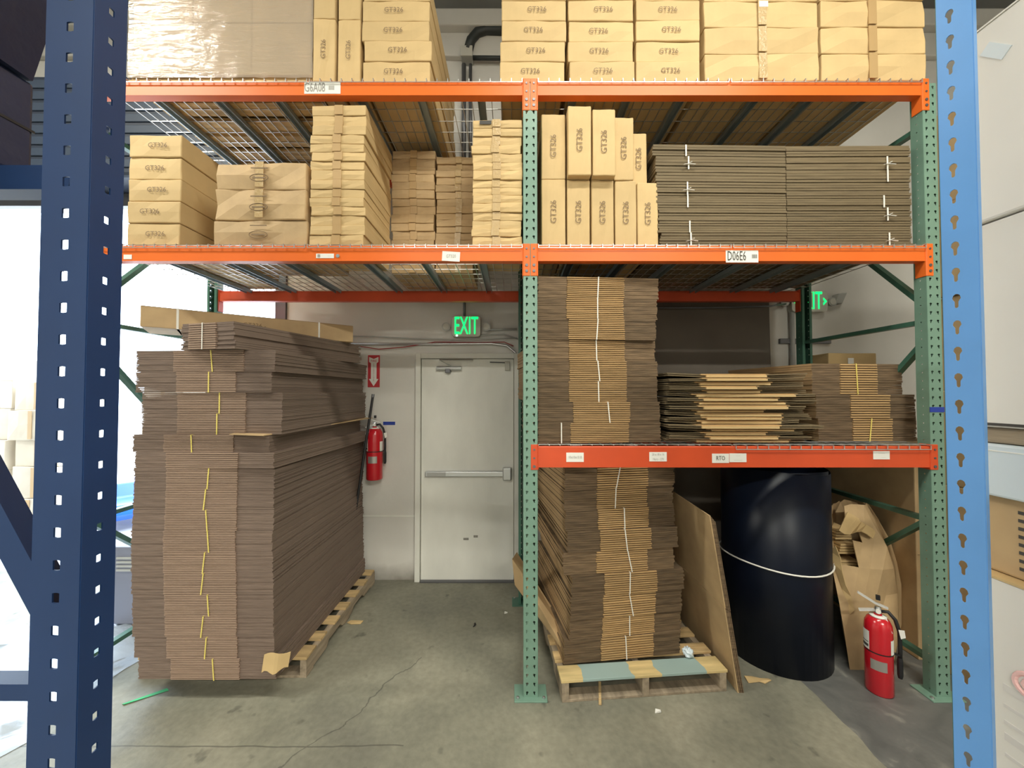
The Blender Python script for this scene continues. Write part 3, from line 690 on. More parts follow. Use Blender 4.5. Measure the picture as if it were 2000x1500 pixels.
# middle shelf, right bay: cartons on end
for k, (a, b, hh) in enumerate(((1058, 1105, .402), (1108, 1153, .402), (1156, 1200, .402), (1203, 1245, .400), (1247, 1288, .392))):
    w_ = ['first', 'second', 'third', 'fourth', 'fifth'][k]
    carton('tan coded carton on end, %s from centre upright in the lower row' % w_, X0(a), X0(b), 0.02 + 0.004 * k, Z2 + DT, hh, 0.9, code='GT326', upright_text=True, group='cartons on end', code_size=0.05, jit=0.002)
for k, (a, b, hh, yy) in enumerate(((1058, 1105, .402, .02), (1108, 1153, .418, -.025), (1156, 1200, .402, -.02), (1201, 1240, .388, .03), (1239, 1273, .33, .09))):
    w_ = ['first', 'second', 'third', 'fourth', 'fifth'][k]
    carton('tan coded carton on end, %s from centre upright in the upper row' % w_, X0(a), X0(b), yy, Z2 + DT + 0.4035, hh, 0.85, code='GT326', upright_text=True, group='cartons on end', code_size=0.05, jit=0.002)

# ------------------------------------------------------------------ bundles of flattened cartons
def bundle(label, x0, xa, xb, x1, y0, z0, h, d, n, mats=('sheet', 'sheet_mid'), strap=None, strap_m='strap_w', lean=0.0, rz=0.0, group=None, jit=0.004, pivot=None, gap=0.30):
    """flattened boxes: sheets, with the folded middle panels standing a little proud; strap = x, lean = its slant"""
    W = x1 - x0
    t = thing('cardboard_bundle', label, 'cardboard bundle', (x0, y0, z0), rz, group)
    s = MB(); c = MB(); p = h / n; xa -= x0; xb -= x0
    drift = random.uniform(-jit, jit)
    for k in range(n):
        j = random.uniform(-jit, jit) + drift; e = random.uniform(0, jit)
        zt_ = random.uniform(0.86, 0.985)
        s.box(j, W + random.uniform(-jit, jit) + drift, e + 0.007, d + random.uniform(-jit, jit) * 2, k * p, k * p + p * zt_)
        j2 = random.uniform(-jit, jit) * 0.6 + drift
        c.box(xa + j2, xb + random.uniform(-jit, jit) * 0.6 + drift, random.uniform(0, 0.003), 0.25, k * p + p * gap * 0.5, k * p + p * (1 - gap * 0.5))
    so_ = s.build('sheets', mats[0], t); c.build('folded_panels', mats[1], t)
    so_.data.materials.append(M['liner_pink' if 'pink' in mats[0] else 'liner'])
    for p_ in so_.data.polygons:
        if abs(p_.normal.x) > 0.7: p_.material_index = 1
    if strap is not None:
        sx_ = strap - x0
        g = MB(); w2 = 0.0032
        g.hexa([(sx_ - w2 + lean, -0.0035, 0.0), (sx_ + w2 + lean, -0.0035, 0.0), (sx_ + w2 + lean, -0.0015, 0.0), (sx_ - w2 + lean, -0.0015, 0.0),
                (sx_ - w2, -0.0035, h), (sx_ + w2, -0.0035, h), (sx_ + w2, -0.0015, h), (sx_ - w2, -0.0015, h)])
        g.box(sx_ - w2, sx_ + w2, -0.0035, d, h - 0.001, h + 0.0005)
        g.build('strap', strap_m, t)
    return t

def px_bundle(label, px, py, Y, d, n, strap=None, lean_px=0, z=None, **kw):
    pm = (py[0] + py[1]) / 2; sc_ = (Y - CAM.y) / F
    a, ca, cb, b = (at(q, pm, Y).x for q in px)
    z1_, z0_ = at(1000, py[0], Y).z, at(1000, py[1], Y).z
    if z is not None: z1_, z0_ = z + (z1_ - z0_), z
    bundle(label, a, ca, cb, b, Y, z0_, z1_ - z0_, d, n, strap=at(strap, pm, Y).x if strap else None, lean=lean_px * sc_, **kw)
    return z1_

# tower on the lowest shelf
tower = [((828, 868), (1052, 1117, 1234, 1300), 1097, 0), ((787, 828), (1052, 1122, 1236, 1298), 1190, 4), ((746, 787), (1050, 1113, 1231, 1296), 1172, 1), ((705, 746), (1050, 1113, 1230, 1295), 1171, 4),
         ((664, 705), (1050, 1113, 1227, 1292), 1168, 1), ((623, 664), (1050, 1112, 1224, 1289), 1170, -3), ((582, 623), (1050, 1108, 1222, 1291), 1169, 0), ((540, 582), (1050, 1108, 1222, 1292), 1171, -2)]
z = Z1 + DT
for k, (py, px, st, ln) in enumerate(tower):
    z = px_bundle('white-strapped cardboard bundle, %s in the lowest-shelf tower by centre upright' % order(k, 8), px, py, 0.035, 0.95, 11, st, ln, z=z, rz=R(random.uniform(3.2, 4.2) + (2.6 if k in (2, 3, 4) else 0)), group='bundles in the shelf tower', gap=0.50)
# two bundles by the right upright
z = Z1 + DT
for k, (py, px, st, ln, rz) in enumerate((((815, 860), (1602, 1670, 1750, 1801), 1706, -5, 2), ((768, 815), (1596, 1664, 1742, 1794), None, 0, 1), ((707, 768), (1588, 1648, 1729, 1786), 1681, 3, 6))):
    z = px_bundle('brown cardboard bundle, %s of three beside the right upright' % ('lowest, yellow-strapped', 'middle, unstrapped', 'topmost, yellow-strapped')[k], px, py, 0.13, 0.80, 10 if k < 2 else 13, st, ln, z=z, rz=R(rz), strap_m='strap_y', group='bundles by the right upright', gap=0.45)
# flat long bundles, middle shelf right
z = Z2 + DT; zt0 = Z2 + DT
xl, xm_, xr_ = X0(1292), X0(1541), X0(1786)
hs = [0.078, 0.072, 0.080, 0.074, 0.082, 0.076, 0.080, 0.070]
for k in range(8):
    h = hs[k]; l = xl - 0.035 * (k / 7) + random.uniform(-.008, .008)
    t = thing('flat_bundle', 'long grey-brown flat cardboard bundle, %s on middle shelf by right upright' % order(k, 8), 'cardboard bundle', (xm_, 0.03, z), 0, 'long flat bundles')
    n = 5 if k < 5 else 4; p = h / n; sl = 0.010
    for nm, xa, xb in (('left_half', l, xm_ - 0.002), ('right_half', xm_ + 0.002, xr_)):
        g = MB()
        for q in range(n):
            j = random.uniform(-.006, .006); za, zb = (q * p + 0.001, q * p + p * random.uniform(.80, .96)); e = random.uniform(0, .008)
            dz = sl * (k / 7)
            if nm == 'left_half': o0, o1 = dz, 0
            else: o0, o1 = 0, dz * 0.4
            xA, xB = xa - xm_ + (j if nm == 'left_half' else 0), xb - xm_ + (j if nm != 'left_half' else 0)
            g.hexa([(xA, e, za + o0), (xB, e, za + o1), (xB, 0.96, za + o1), (xA, 0.96, za + o0), (xA, e, zb + o0), (xB, e, zb + o1), (xB, 0.96, zb + o1), (xA, 0.96, zb + o0)])
        g.build(nm, 'sheet_grey', t)
    tx = [X0(1348), X0(1735)]
    for q, x in enumerate(tx):
        if (k + q) % 3 == 2: continue
        jx = random.uniform(-.02, .02); g = MB()
        g.box(x - xm_ + jx - 0.004, x - xm_ + jx + 0.004, -0.006, -0.003, 0, h)
        if k % 2 == 0:
            for a in (-1, 0.4, 1): g.bar((x - xm_ + jx, -0.006, h * .4), (x - xm_ + jx + 0.035 * a, -0.022, h * .4 + 0.03 * (1 - abs(a)) - 0.012), 0.009, 0.002)
        g.build('plastic_tie', 'strap_w', t)
    z += h + 0.001

# untidy flattened cartons in the middle of the lowest shelf
z = Z1 + DT; xa, xb = X0(1300, .05), X0(1592, .05)
NF = 18
for k in range(NF):
    h = 0.0225 * random.uniform(.8, 1.2)
    l = xa + random.uniform(-.005, .03); r_ = xb + random.uniform(-.10, .035); lw = random.uniform(.17, .26); rw = random.uniform(.10, .30)
    y = 0.03 + random.uniform(-.01, .06)
    t = thing('flattened_carton', 'loose flattened carton, %s in the untidy pile on the lowest shelf' % order(k, NF), 'flattened box', (l, y, z), R(random.uniform(-1.2, 1.2)), 'loose flattened cartons')
    W = r_ - l; tl = random.uniform(-.004, .012); tr = random.uniform(-.003, .008)
    MB().hexa([(lw, -0.004, .002), (W - rw, -0.004, .002), (W - rw, .6, .002), (lw, .6, .002), (lw, -0.004, h * .62), (W - rw, -0.004, h * .62), (W - rw, .6, h * .62), (lw, .6, h * .62)]).build('panel', 'carton', t)
    MB().hexa([(lw - .03, 0.004, h * .6), (W - rw + .02, 0.008, h * .6), (W - rw + .02, .6, h * .6), (lw - .03, .6, h * .6), (lw - .03, 0.004, h * .95), (W - rw + .02, 0.008, h * .95), (W - rw + .02, .6, h * .95), (lw - .03, .6, h * .95)]).build('upper_panel', 'sheet_mid', t)
    for nm, A, Bx, ta, tb in (('end_flap', 0, lw, tl, 0), ('end_flap', W - rw, W, 0, tr)):
        f = MB()
        for q in range(2):
            zo = h * (0.05 + 0.48 * q); e = random.uniform(0, .02)
            f.hexa([(A, e, zo + ta), (Bx, e, zo + tb), (Bx, .58, zo + tb), (A, .58, zo + ta), (A, e, zo + h * .3 + ta), (Bx, e, zo + h * .3 + tb), (Bx, .58, zo + h * .3 + tb), (A, .58, zo + h * .3 + ta)])
        f.build(nm, 'sheet_grey', t)
    z += h + 0.001

# ------------------------------------------------------------------ pallets
def pallet(label, x0, x1, y0, y1, rz=0, front='wood', h=0.125, nb=7, wood='wood'):
    W = x1 - x0; D = y1 - y0
    t = thing('wood_pallet', label, 'pallet', (x0, y0, 0), rz, 'pallets')
    for k in range(3):
        xx = 0.0 + (W - 0.04) * k / 2
        sg = MB(); zt_ = h - 0.016
        prof = [(0, 0.016), (0.22 * D, 0.016), (0.25 * D, 0.05), (0.40 * D, 0.05), (0.43 * D, 0.016), (0.57 * D, 0.016), (0.60 * D, 0.05), (0.75 * D, 0.05), (0.78 * D, 0.016), (D, 0.016), (D, zt_), (0, zt_)]
        n = len(prof)
        sg.v += [(xx, a, b) for a, b in prof] + [(xx + 0.04, a, b) for a, b in prof]
        sg.f += [tuple(range(n)), tuple(range(2 * n - 1, n - 1, -1))] + [(i, n + i, n + (i + 1) % n, (i + 1) % n) for i in range(n)]
        sg.build('stringer', 'wood_old', t)
    for k in range(nb):
        bw = 0.125 if k == 0 else 0.09; y = (D - bw) * k / (nb - 1)
        MB().box(-0.005 + random.uniform(-.006, .006), W + random.uniform(-.004, .012), y, y + bw, h - 0.016, h).build('deck_board', front if k == 0 else wood, t, bevel=0.002)
    for k in range(3):
        y = (D - 0.09) * k / 2
        MB().box(0, W, y, y + 0.09, 0, 0.016).build('bottom_board', 'wood_old', t, bevel=0.002)
    return t
# left floor stack
pallet('pale wooden pallet under the tall floor stack of yellow-strapped cardboard', -2.34, -1.29, 0.16, 1.36)
z = 0.1255; YS = -0.03
pys = [1325, 1288, 1246, 1205, 1163, 1122, 1081, 1040, 998, 957, 915]
sx = [415, 403, 397, 405, 397, 400, 405, 402, 402, 408]
NS = 17
grp = 'bundles in the tall floor stack'
def lab(k): return 'yellow-strapped cardboard bundle, %s in the tall floor stack beside exit door' % ORD[k]
ztop = at(1000, pys[-1], YS).z; hh = (ztop - z) / 10
for k in range(10):
    o = (14, 6, 2, 0, -1, -2, 0, 1, 3, 4)[k]; pm = (pys[k] + pys[k + 1]) / 2
    a, b, c, d_ = (at(q, pm, YS).x for q in (254 + o, 319 + o, 460 + o * .5, 531 + o * .5))
    bundle(lab(k), a, b, c, d_, YS, z, hh, 1.36, 12, ('sheet_pink', 'mid_pink'), strap=at(sx[k], pm, YS).x, lean=random.choice((-.012, .01, -.008)), strap_m='strap_y', group=grp, gap=0.34, jit=0.004)
    z += hh + 0.0003
for k, (py, px, st, ln) in enumerate((((884, 914), (262, 326, 470, 540), None, 0), ((850, 884), (257, 320, 458, 527), 375, 2), ((806, 847), (274, 345, 478, 548), 424, 0), ((765, 806), (274, 345, 479, 549), 429, 0), ((725, 765), (262, 345, 463, 533), 411, 0), ((683, 725), (263, 340, 480, 541), 416, 4))):
    lb = lab(10 + k) if st else 'unstrapped loose cardboard bundle, eleventh from bottom in the tall floor stack'
    z = px_bundle(lb, px, py, YS + 0.01, 1.30, 12 if k else 8, st, ln, z=z + 0.0005, mats=('sheet_pink', 'mid_pink'), strap_m='strap_y', group=grp, gap=0.34, rz=R((-2.0, -1.0, 0, 0, -1.5, -2.0)[k]))
# crooked bundle, and the long carton lying across the top
pm = at(1000, 630, YS).z - at(1000, 681, YS).z
a, b, c, d_ = (at(q, 655, YS).x for q in (352, 372, 440, 482))
bundle('crooked dark cardboard bundle under the long carton, tall floor stack', a, b, c, d_, YS, z + 0.001, pm, 1.15, 12, ('sheet_pink', 'mid_pink'), strap=at(408, 655, YS).x, strap_m='strap_w', rz=R(-14), group=grp, jit=0.008)
z += pm + 0.002
A = Vector((at(274, 600, 0.06).x, 0.06, 0)); Bp = Vector((at(690, 620, 0.80).x, 0.80, 0)); ang = math.atan2(Bp.y - A.y, Bp.x - A.x); Ln = (Bp - A).length
t = thing('long_carton', 'long flat brown carton lying across the top of tall floor stack', 'box', (A.x, A.y, z), ang)
MB().box(0, Ln, 0, 0.36, 0.0, 0.132).build('body', 'carton_b', t, bevel=0.004)
text('- GT326 -', 0.04, 'ink', t, (Ln * .46, -0.002, 0.066))
for fx in (.14, .80): MB().box(Ln * fx - .006, Ln * fx + .006, -0.0025, 0.362, -0.0, 0.1345).build('strap', 'strap_w', t)
MB().box(0.004, Ln - 0.004, -0.0012, 0.001, 0.128, 0.1295).build('lid_seam', 'ink', t)
# loose sheet sticking out of the stack, and the torn corner
zz = at(1000, 848, YS).z
tag(MB().hexa([(at(455, 849, YS).x, YS - 0.03, zz), (at(525, 849, YS).x, YS - 0.045, zz - .006), (-1.30, 1.30, zz + .005), (-1.75, 1.30, zz + .005), (at(455, 849, YS).x, YS - 0.03, zz + .005), (at(525, 849, YS).x, YS - 0.045, zz), (-1.30, 1.30, zz + .011), (-1.75, 1.30, zz + .011)]).build('loose_sheet', 'carton_b'),
    'loose cardboard sheet sticking out of the middle of the tall floor stack', 'cardboard sheet')
p = at(535, 1300, YS - .02)
cs = MB(); n = 8
for i in range(n + 1):
    a = i / n; x = -0.075 + 0.13 * a; bend = 0.05 * max(0, a - .55) ** 1.2 * 2
    cs.v += [(x, bend, -.045 + .012 * math.sin(9 * a)), (x + .012, bend + .004, .055 + .01 * math.sin(5 * a))]
for i in range(n): cs.f.append((2 * i, 2 * i + 2, 2 * i + 3, 2 * i + 1))
o = tag(cs.build('torn_corner', 'carton', solid=0.004), 'torn pale cardboard corner at foot of the tall floor stack', 'cardboard scrap'); o.location = (p.x, YS - 0.012, p.z)

# centre pallet and its stack
rzp = R(5)
pf = on_floor(1098, 1373)
pallet('blue-painted wooden pallet under the floor stack below the lowest shelf', pf.x, pf.x + 1.0, pf.y, pf.y + 1.1, rzp, 'painted')
z = 0.1255
cx0 = at(1108, 1200, .09).x
rows = [(1240, 1283, 1228, 2, 4), (1203, 1240, 1237, 0, 6), (1160, 1203, 1236, 8, 8), (1120, 1160, 1237, -1, 8), (1077, 1118, 1232, 9, -6), (1037, 1077, 1226, 5, 0), (998, 1037, 1226, 1, -2), (958, 997, 1209, -2, -4), (915, 958, 1218, -9, -4)]
ztop = at(1000, 915, 0.10).z; zsc = (ztop + 0.02 - z) / (1283 - 915)
for k, (y1_, y0_, st, ln, ox) in enumerate(rows):
    h = (y0_ - y1_) * zsc; pm = (y1_ + y0_) / 2
    wide = 0 if k < 4 else -4
    a, b, c, d_ = (at(q + ox, pm, .10).x for q in (1107 - (0 if k else 8), 1174, 1284 + wide, 1342 + wide))
    bundle('white-strapped brown cardboard bundle, %s in the floor stack below the shelf' % order(k, 9), a, b, c, d_, 0.09, z, h, 0.92, 10, strap=at(st, pm, .09).x, lean=ln / 315, rz=R(8 + random.uniform(-.8, 1.2)), group='bundles below the shelf', gap=0.50, jit=0.006)
    z += h + 0.0004
# bottom sheets drooping out behind the upright
tag(MB().hexa([(0.02, 0.72, 0.30), (0.36, 0.12, 0.128), (0.46, 0.14, 0.128), (0.12, 0.95, 0.13), (0.0, 0.72, 0.50), (0.345, 0.12, 0.16), (0.40, 0.2, 0.16), (0.04, 0.95, 0.46)]).build('drooping_sheet', 'carton_b', bevel=0.004),
    'drooping brown cardboard flap poking out left behind the centre upright', 'cardboard sheet')
# crumpled plastic lying on the centre pallet
def blob(name, label, cat, loc, r, m, sq=0.8, seed=1, k=14):
    rn = random.Random(seed); g = MB(); rows_ = 8
    for i in range(rows_ + 1):
        th = math.pi * i / rows_
        for j in range(k):
            ph = 2 * math.pi * j / k; q = r * (1 + rn.uniform(-.3, .3))
            g.v.append((q * math.sin(th) * math.cos(ph), q * math.sin(th) * math.sin(ph), r * sq + q * sq * math.cos(th)))
    for i in range(rows_):
        for j in range(k): g.f.append((i * k + j, (i + 1) * k + j, (i + 1) * k + (j + 1) % k, i * k + (j + 1) % k))
    o = g.build(name, m); o.location = loc
    return tag(o, label, cat)
bp_ = on_floor(1337, 1275, .126)
blob('plastic_scrap', 'crumpled ball of clear plastic film at corner of blue-painted pallet', 'plastic scrap', (bp_.x + .01, bp_.y - 0.03, 0.126), 0.032, 'white_gloss')

# sheets leaning on the stack
for k in range(4):
    o = 0.010 * k
    g = MB(); T = 0.007
    f0, f1 = Vector((1.345 + o, 0.04, 0.0)), Vector((1.33 + o, 0.95, 0.0)); t0, t1 = Vector((1.192 + o, 0.05, 1.045 - .012 * k)), Vector((1.135 + o, 0.95, 1.10 - .01 * k))
    m0, m1 = f0.lerp(t0, .47), f1.lerp(t1, .47); dx = Vector((T, 0, 0))
    for A_, B_, C_, D_ in ((f0, f1, m1, m0), (m0 + Vector((.002, 0, .003)), m1 + Vector((.002, 0, .003)), t1, t0)):
        g.hexa([A_, A_ + dx, B_ + dx, B_, D_, D_ + dx, C_ + dx, C_])
    tag(g.build('leaning_sheet', 'carton_b' if k == 0 else 'sheet'), 'brown cardboard sheet leaning beside the black roll, %s of four' % ('leftmost', 'second from left', 'third from left', 'rightmost')[k], 'cardboard sheet', 'leaning cardboard sheets')

# black rolled plastic
rc = Vector((1.845, 0.455, 0)); r0 = 0.328; Hh = 1.27
rl = thing('plastic_roll', 'large upright roll of black plastic sheet tied with string', 'plastic roll', rc)
g = MB(); n = 84
for i in range(n + 1):
    a = R(70) - 2 * math.pi * 1.75 * i / n; r_ = r0 - 0.022 * i / n - (0.0)
    g.v += [(r_ * math.cos(a), r_ * math.sin(a), 0.0), (r_ * math.cos(a), r_ * math.sin(a), Hh + .012 * math.sin(i * .3))]
for i in range(n): g.f.append((2 * i, 2 * i + 1, 2 * i + 3, 2 * i + 2))
g.build('rolled_sheet', 'black', rl, smooth=True, solid=0.004)
MB().tube([((r0 + .006) * math.cos(2 * math.pi * k / 48), (r0 + .006) * math.sin(2 * math.pi * k / 48), 0.655 + 0.012 * math.sin(2 * math.pi * k / 48 * 2 + 1)) for k in range(48)], 0.005, 6, True).build('string', 'strap_w', rl)

# torn tall carton
tc_ = thing('torn_carton', 'crumpled tall torn carton slumped against the right of the black roll', 'box', tuple(on_floor(1690, 1308)))
base = on_floor(1690, 1308)
def L_(px, py, dy): q = at(px, py, base.y + dy); return (q.x - base.x, dy, q.z)
secs = [  # front-left px, front-right px, back-right, back-left with depth offset
    [(1660, 1300, 0), (1742, 1306, 0.0), (1752, 1262, .22), (1668, 1262, .22)],
    [(1650, 1240, 0), (1750, 1240, 0.0), (1758, 1210, .22), (1655, 1210, .22)],
    [(1640, 1175, .0), (1752, 1160, 0.02), (1758, 1140, .24), (1648, 1150, .26)],
    [(1628, 1105, .03), (1745, 1112, 0.0), (1752, 1098, .24), (1640, 1090, .28)],
    [(1618, 1050, .06), (1728, 1065, 0.03), (1736, 1054, .25), (1634, 1040, .30)],
    [(1616, 1010, .09), (1706, 1020, 0.07), (1715, 1012, .27), (1632, 1000, .32)],
    [(1622, 985, .14), (1684, 985, 0.12), (1694, 982, .28), (1640, 978, .33)]]
g = MB(); rn = random.Random(5); sub = 5
rings = []
for si, s_ in enumerate(secs):
    ring = []
    for q in range(4):
        a = Vector(L_(*s_[q])); b = Vector(L_(*s_[(q + 1) % 4]))
        for u in range(sub):
            pt = a.lerp(b, u / sub); 
            if si > 0: pt += Vector((rn.uniform(-.006, .006), rn.uniform(-.012, .008), rn.uniform(-.012, .012)))
            else: pt.z = 0.002
            ring.append(len(g.v)); g.v.append(tuple(pt))
    rings.append(ring)
K = 4 * sub
open_f = {(3, 1), (4, 0), (4, 1), (4, 2), (5, 0), (5, 1), (3, 0)}
for i in range(len(rings) - 1):
    for j in range(K):
        if (i, j) in open_f: continue
        g.f.append((rings[i][j], rings[i][(j + 1) % K], rings[i + 1][(j + 1) % K], rings[i + 1][j]))
g.f.append(tuple(rings[0][::-1]))
g.build('body', 'carton_b', tc_, solid=0.005)
for q, (px, py, w2) in enumerate(((1648, 1100, .075), (1655, 1130, .07), (1650, 1068, .065), (1640, 1040, .055))):
    a = Vector(L_(px, py, .12)); m_ = MB()
    for e in range(4): m_.box(a.x - w2 + .004 * e, a.x + w2, a.y - .03, a.y + .12, a.z - .035 + .018 * e, a.z - .035 + .018 * e + .012)
    m_.build('inner_pad', 'carton', tc_)
fl = MB()
for i in range(7):
    a = i / 6
    q0 = Vector(L_(1638 + 66 * a, 1036 + 12 * a + 6 * math.sin(7 * a), .02 - .02 * math.sin(3 * a))); q1 = Vector(L_(1655 + 58 * a, 1000 + 34 * a, .08))
    fl.v += [tuple(q0), tuple(q1)]
for i in range(6): fl.f.append((2 * i, 2 * i + 2, 2 * i + 3, 2 * i + 1))
fl.build('torn_flap', 'carton', tc_, solid=0.005)
fl = MB()
for i in range(6):
    a = i / 5
    q0 = Vector(L_(1622 + 38 * a, 1075 + 125 * a, .03 - .03 * a)); q1 = Vector(L_(1632 + 36 * a + 3 * math.sin(9 * a), 1066 + 125 * a, -.012))
    fl.v += [tuple(q0), tuple(q1)]
for i in range(5): fl.f.append((2 * i, 2 * i + 2, 2 * i + 3, 2 * i + 1))
fl.build('torn_edge', 'carton', tc_, solid=0.005)
blob('dark_plastic_bag', 'crumpled black plastic between the black roll and torn carton', 'plastic bag', (1.845 + .30, .62, 0.001), 0.085, 'black', 0.7, 3)

# fire extinguishers
def extinguisher(label, loc, rz, hgt=0.50, r=0.069, tagside=1, dull=False):
    t = thing('fire_extinguisher', label, 'fire extinguisher', loc, rz, 'fire extinguishers'); H = hgt * 0.86
    MB().lathe([(r * .93, 0), (r, .008), (r, H - .075), (r * .95, H - .045), (r * .78, H - .02), (r * .48, H - .004), (r * .30, H), (r * .28, H + .012)], 32).build('cylinder', 'red', t, smooth=True)
    MB().lathe([(r * .60, H - .008), (r * .62, H - .002), (r * .30, H + .002)], 24).build('collar_ring', 'paper', t, smooth=True)
    v = MB().lathe([(.017, H), (.017, H + .035), (.013, H + .05)], 12).build('valve', 'steel', t)
    MB().bar((.045, 0, H + .052), (-.01, 0, H + .066), .020, .009).bar((-.01, 0, H + .066), (-.09, 0, H + .108), .020, .009).build('lever', 'silver', v)
    MB().bar((.01, 0, H + .035), (-.085, 0, H + .002), .020, .012).build('carry_handle', 'silver', v)
    MB().tube([(0, -.018, H + .03), (0, -.03, H + .03)], .013, 10).build('gauge', 'paper', v)
    MB().box(-.008, .012, -.01, .01, H + .09, H + .115).build('lock_pin', 'black_rub', v)
    MB().tube([(.012, 0, H + .025), (.045, -.002, H + .032), (.075, 0, H - .005), (.092, .004, H - .07), (.094, .004, H - .18), (.092, .006, H - .23)], .010, 8).build('hose', 'black_rub', t, smooth=True)
    MB().lathe([(.010, 0), (.014, .02), (.014, .10), (.011, .12)], 10, (.092, .006, H - .34)).build('nozzle', 'black_rub', t)
    MB().band(r + .0012, H * .54, H * .555, 0, 2 * math.pi, 32).build('retaining_band', 'black_rub', t)
    MB().box(r - .002, .095, -.004, .006, H * .535, H * .56).build('hose_clip', 'black_rub', t)
    pl_ = MB().band(r + .0008, H * .56, H * .80, R(178), R(228), 8).build('instruction_label', 'paper', t)
    MB().band(r + .0016, H * .59, H * .625, R(184), R(224), 6).band(r + .0016, H * .65, H * .66, R(184), R(224), 6).build('printed_lines', 'ink_dark', pl_)
    MB().band(r + .0008, H * .54, H * .74, R(318), R(350), 6).build('side_label', 'paper', t)
    MB().band(r + .0008, H * .33, H * .46, R(232), R(298), 8).build('name_plate', 'silver_lab', t)
    MB().hexa([(.045, -.03, H - .07), (.06, -.035, H - .075), (.06, -.033, H - .075), (.045, -.028, H - .07), (.02, -.02, H + .012), (.035, -.022, H + .005), (.035, -.02, H + .005), (.02, -.018, H + .012)]).build('inspection_tag', 'paper', t)
    MB().hexa([(.095, -.02, H - .10), (.115, -.02, H - .085), (.115, -.018, H - .085), (.095, -.018, H - .10), (.085, -.02, H - .05), (.11, -.02, H - .045), (.11, -.018, H - .045), (.085, -.018, H - .05)]).build('second_tag', 'paper', t)
    return t
fe = on_floor(1727, 1357)
extinguisher('red fire extinguisher standing on the floor beside the right upright', (fe.x, fe.y + .03, 0), R(-38), 0.525, 0.066)
we = at(731, 936, WALL_Y - .09)
extinguisher('red fire extinguisher hung on the wall beside the exit door', (we.x, WALL_Y - .085, we.z), R(8), 0.56, 0.074)
wb_ = thing('wall_hook', 'steel bracket holding the wall fire extinguisher', 'bracket', (we.x, WALL_Y, we.z + .30))
MB().box(-.02, .02, -.012, 0, -.10, .14).build('plate', 'steel', wb_); MB().bar((0, -.01, .13), (0, -.06, .15), .02, .006).build('hook', 'steel', wb_)
q = at(760, 827, WALL_Y - .002)
tag(MB().box(q.x - .058, q.x + .058, WALL_Y - .003, WALL_Y, q.z - .015, q.z + .017).build('tape_strip', 'blue_tape', bevel=.001), 'short strip of blue tape on wall above the wall extinguisher', 'tape')
a, b = at(728, 776, WALL_Y - .16), on_floor(683, 1145)
st = thing('broom_stick', 'thin dark stick leaning on wall in front of wall extinguisher', 'stick', (b.x, WALL_Y - .26, 0))
MB().tube([(0, 0, 0), (a.x - b.x, .10, a.z)], .012, 8).build('shaft', 'black_rub', st); MB().tube([(a.x - b.x, .10, a.z), (a.x - b.x + .003, .1005, a.z + .03)], .014, 8).build('grip', 'dark_steel', st)

# ------------------------------------------------------------------ right of the rack
carton('large brown carton on the floor behind the right end frame', 2.72, 3.5, 0.32, 0, 1.40, 0.70, m='carton_b', seam=0.5, name='large_carton')
carton('tall brown carton against wall, seen above the right-hand bundles', at(1618, 690, 1.13).x, at(1712, 690, 1.13).x, 1.13, 0, at(1650, 690, 1.13).z, 0.24, m='carton', tape=0.45, tape_m='paper', name='tall_carton', cat='box')
for k in range(6):
    carton('dim brown carton, %s in the pile right of the right upright' % order(k, 6), 2.78 + random.uniform(-.01, .01), 3.4, -0.30, k * 0.60, 0.598, 0.50, m='carton_b', tape=0.3, group='pile behind the blue post', seam=None)
p = at(1829, 670, -.31)
tag(MB().box(2.772, 2.80, -.315, -.307, p.z - .14, p.z + .10).box(2.772, 2.80, -.315, -.307, p.z + .10, p.z + .16).build('red_strip', 'red_cable'), 'narrow red strip on the dim pile right of the right upright', 'strip')

# ------------------------------------------------------------------ foreground rack posts
def at_d(px, py, d): return at(px, py, CAM.y + d)
# left post: front face .61 m away, side face turned to the aisle
dL = 0.61; yL = CAM.y + dL
xl0, xl1 = at_d(66, 1000, dL).x, at_d(160, 1000, dL).x
fgL = thing('rack_post', 'backlit blue perforated rack post in the left foreground', 'rack post', ((xl0 + xl1) / 2, yL, 0))
wL = xl1 - xl0; x0_, x1_ = -wL / 2, wL / 2
n = 84
f = MB(); hole_strip(f, (x0_ + .008, 0, 0.02), (1, 0, 0), (0, 0, 1), wL * .82, PITCH_H, n, 1, 'square', 0.0072)
f.quad([(x0_, 0, .02), (x0_ + .008, 0, .02), (x0_ + .008, 0, .02 + n * PITCH_H), (x0_, 0, .02 + n * PITCH_H)]).quad([(x0_ + .008 + wL * .82, 0, .02), (x1_, 0, .02), (x1_, 0, .02 + n * PITCH_H), (x0_ + .008 + wL * .82, 0, .02 + n * PITCH_H)])
f.build('front_face', 'blue_backlit', fgL, solid=.0025)
f = MB(); hole_strip(f, (x1_, 0, 0.02), (0, 1, 0), (0, 0, 1), .052, PITCH_H, n, 1, 'square', 0.0055); f.build('side_face', 'blue_backlit', fgL, solid=.0025)
MB().box(x0_ - .0012, x0_ + .0012, 0, .010, .02, .02 + n * PITCH_H).build('outer_face', 'blue_backlit', fgL)
MB().box(x0_ - .05, x1_ + .05, -.04, .09, 0, .01).build('foot_plate', 'blue_backlit', fgL)
zb = at_d(40, 1358, dL).z
MB().bar((x0_, .02, zb), (-0.95, .02, zb), .03, .026).build('horizontal_brace', 'blue_backlit', fgL)
za = at_d(70, 1225, dL).z
MB().bar((x0_ + .01, .03, za), (-.95, .03, za + 1.62), .03, .042).build('diagonal_brace', 'blue_backlit', fgL)
MB().bar((-.27, .27, 2.275), (-1.4, .27, 2.275), .05, .055).build('side_beam', 'blue_backlit', fgL)
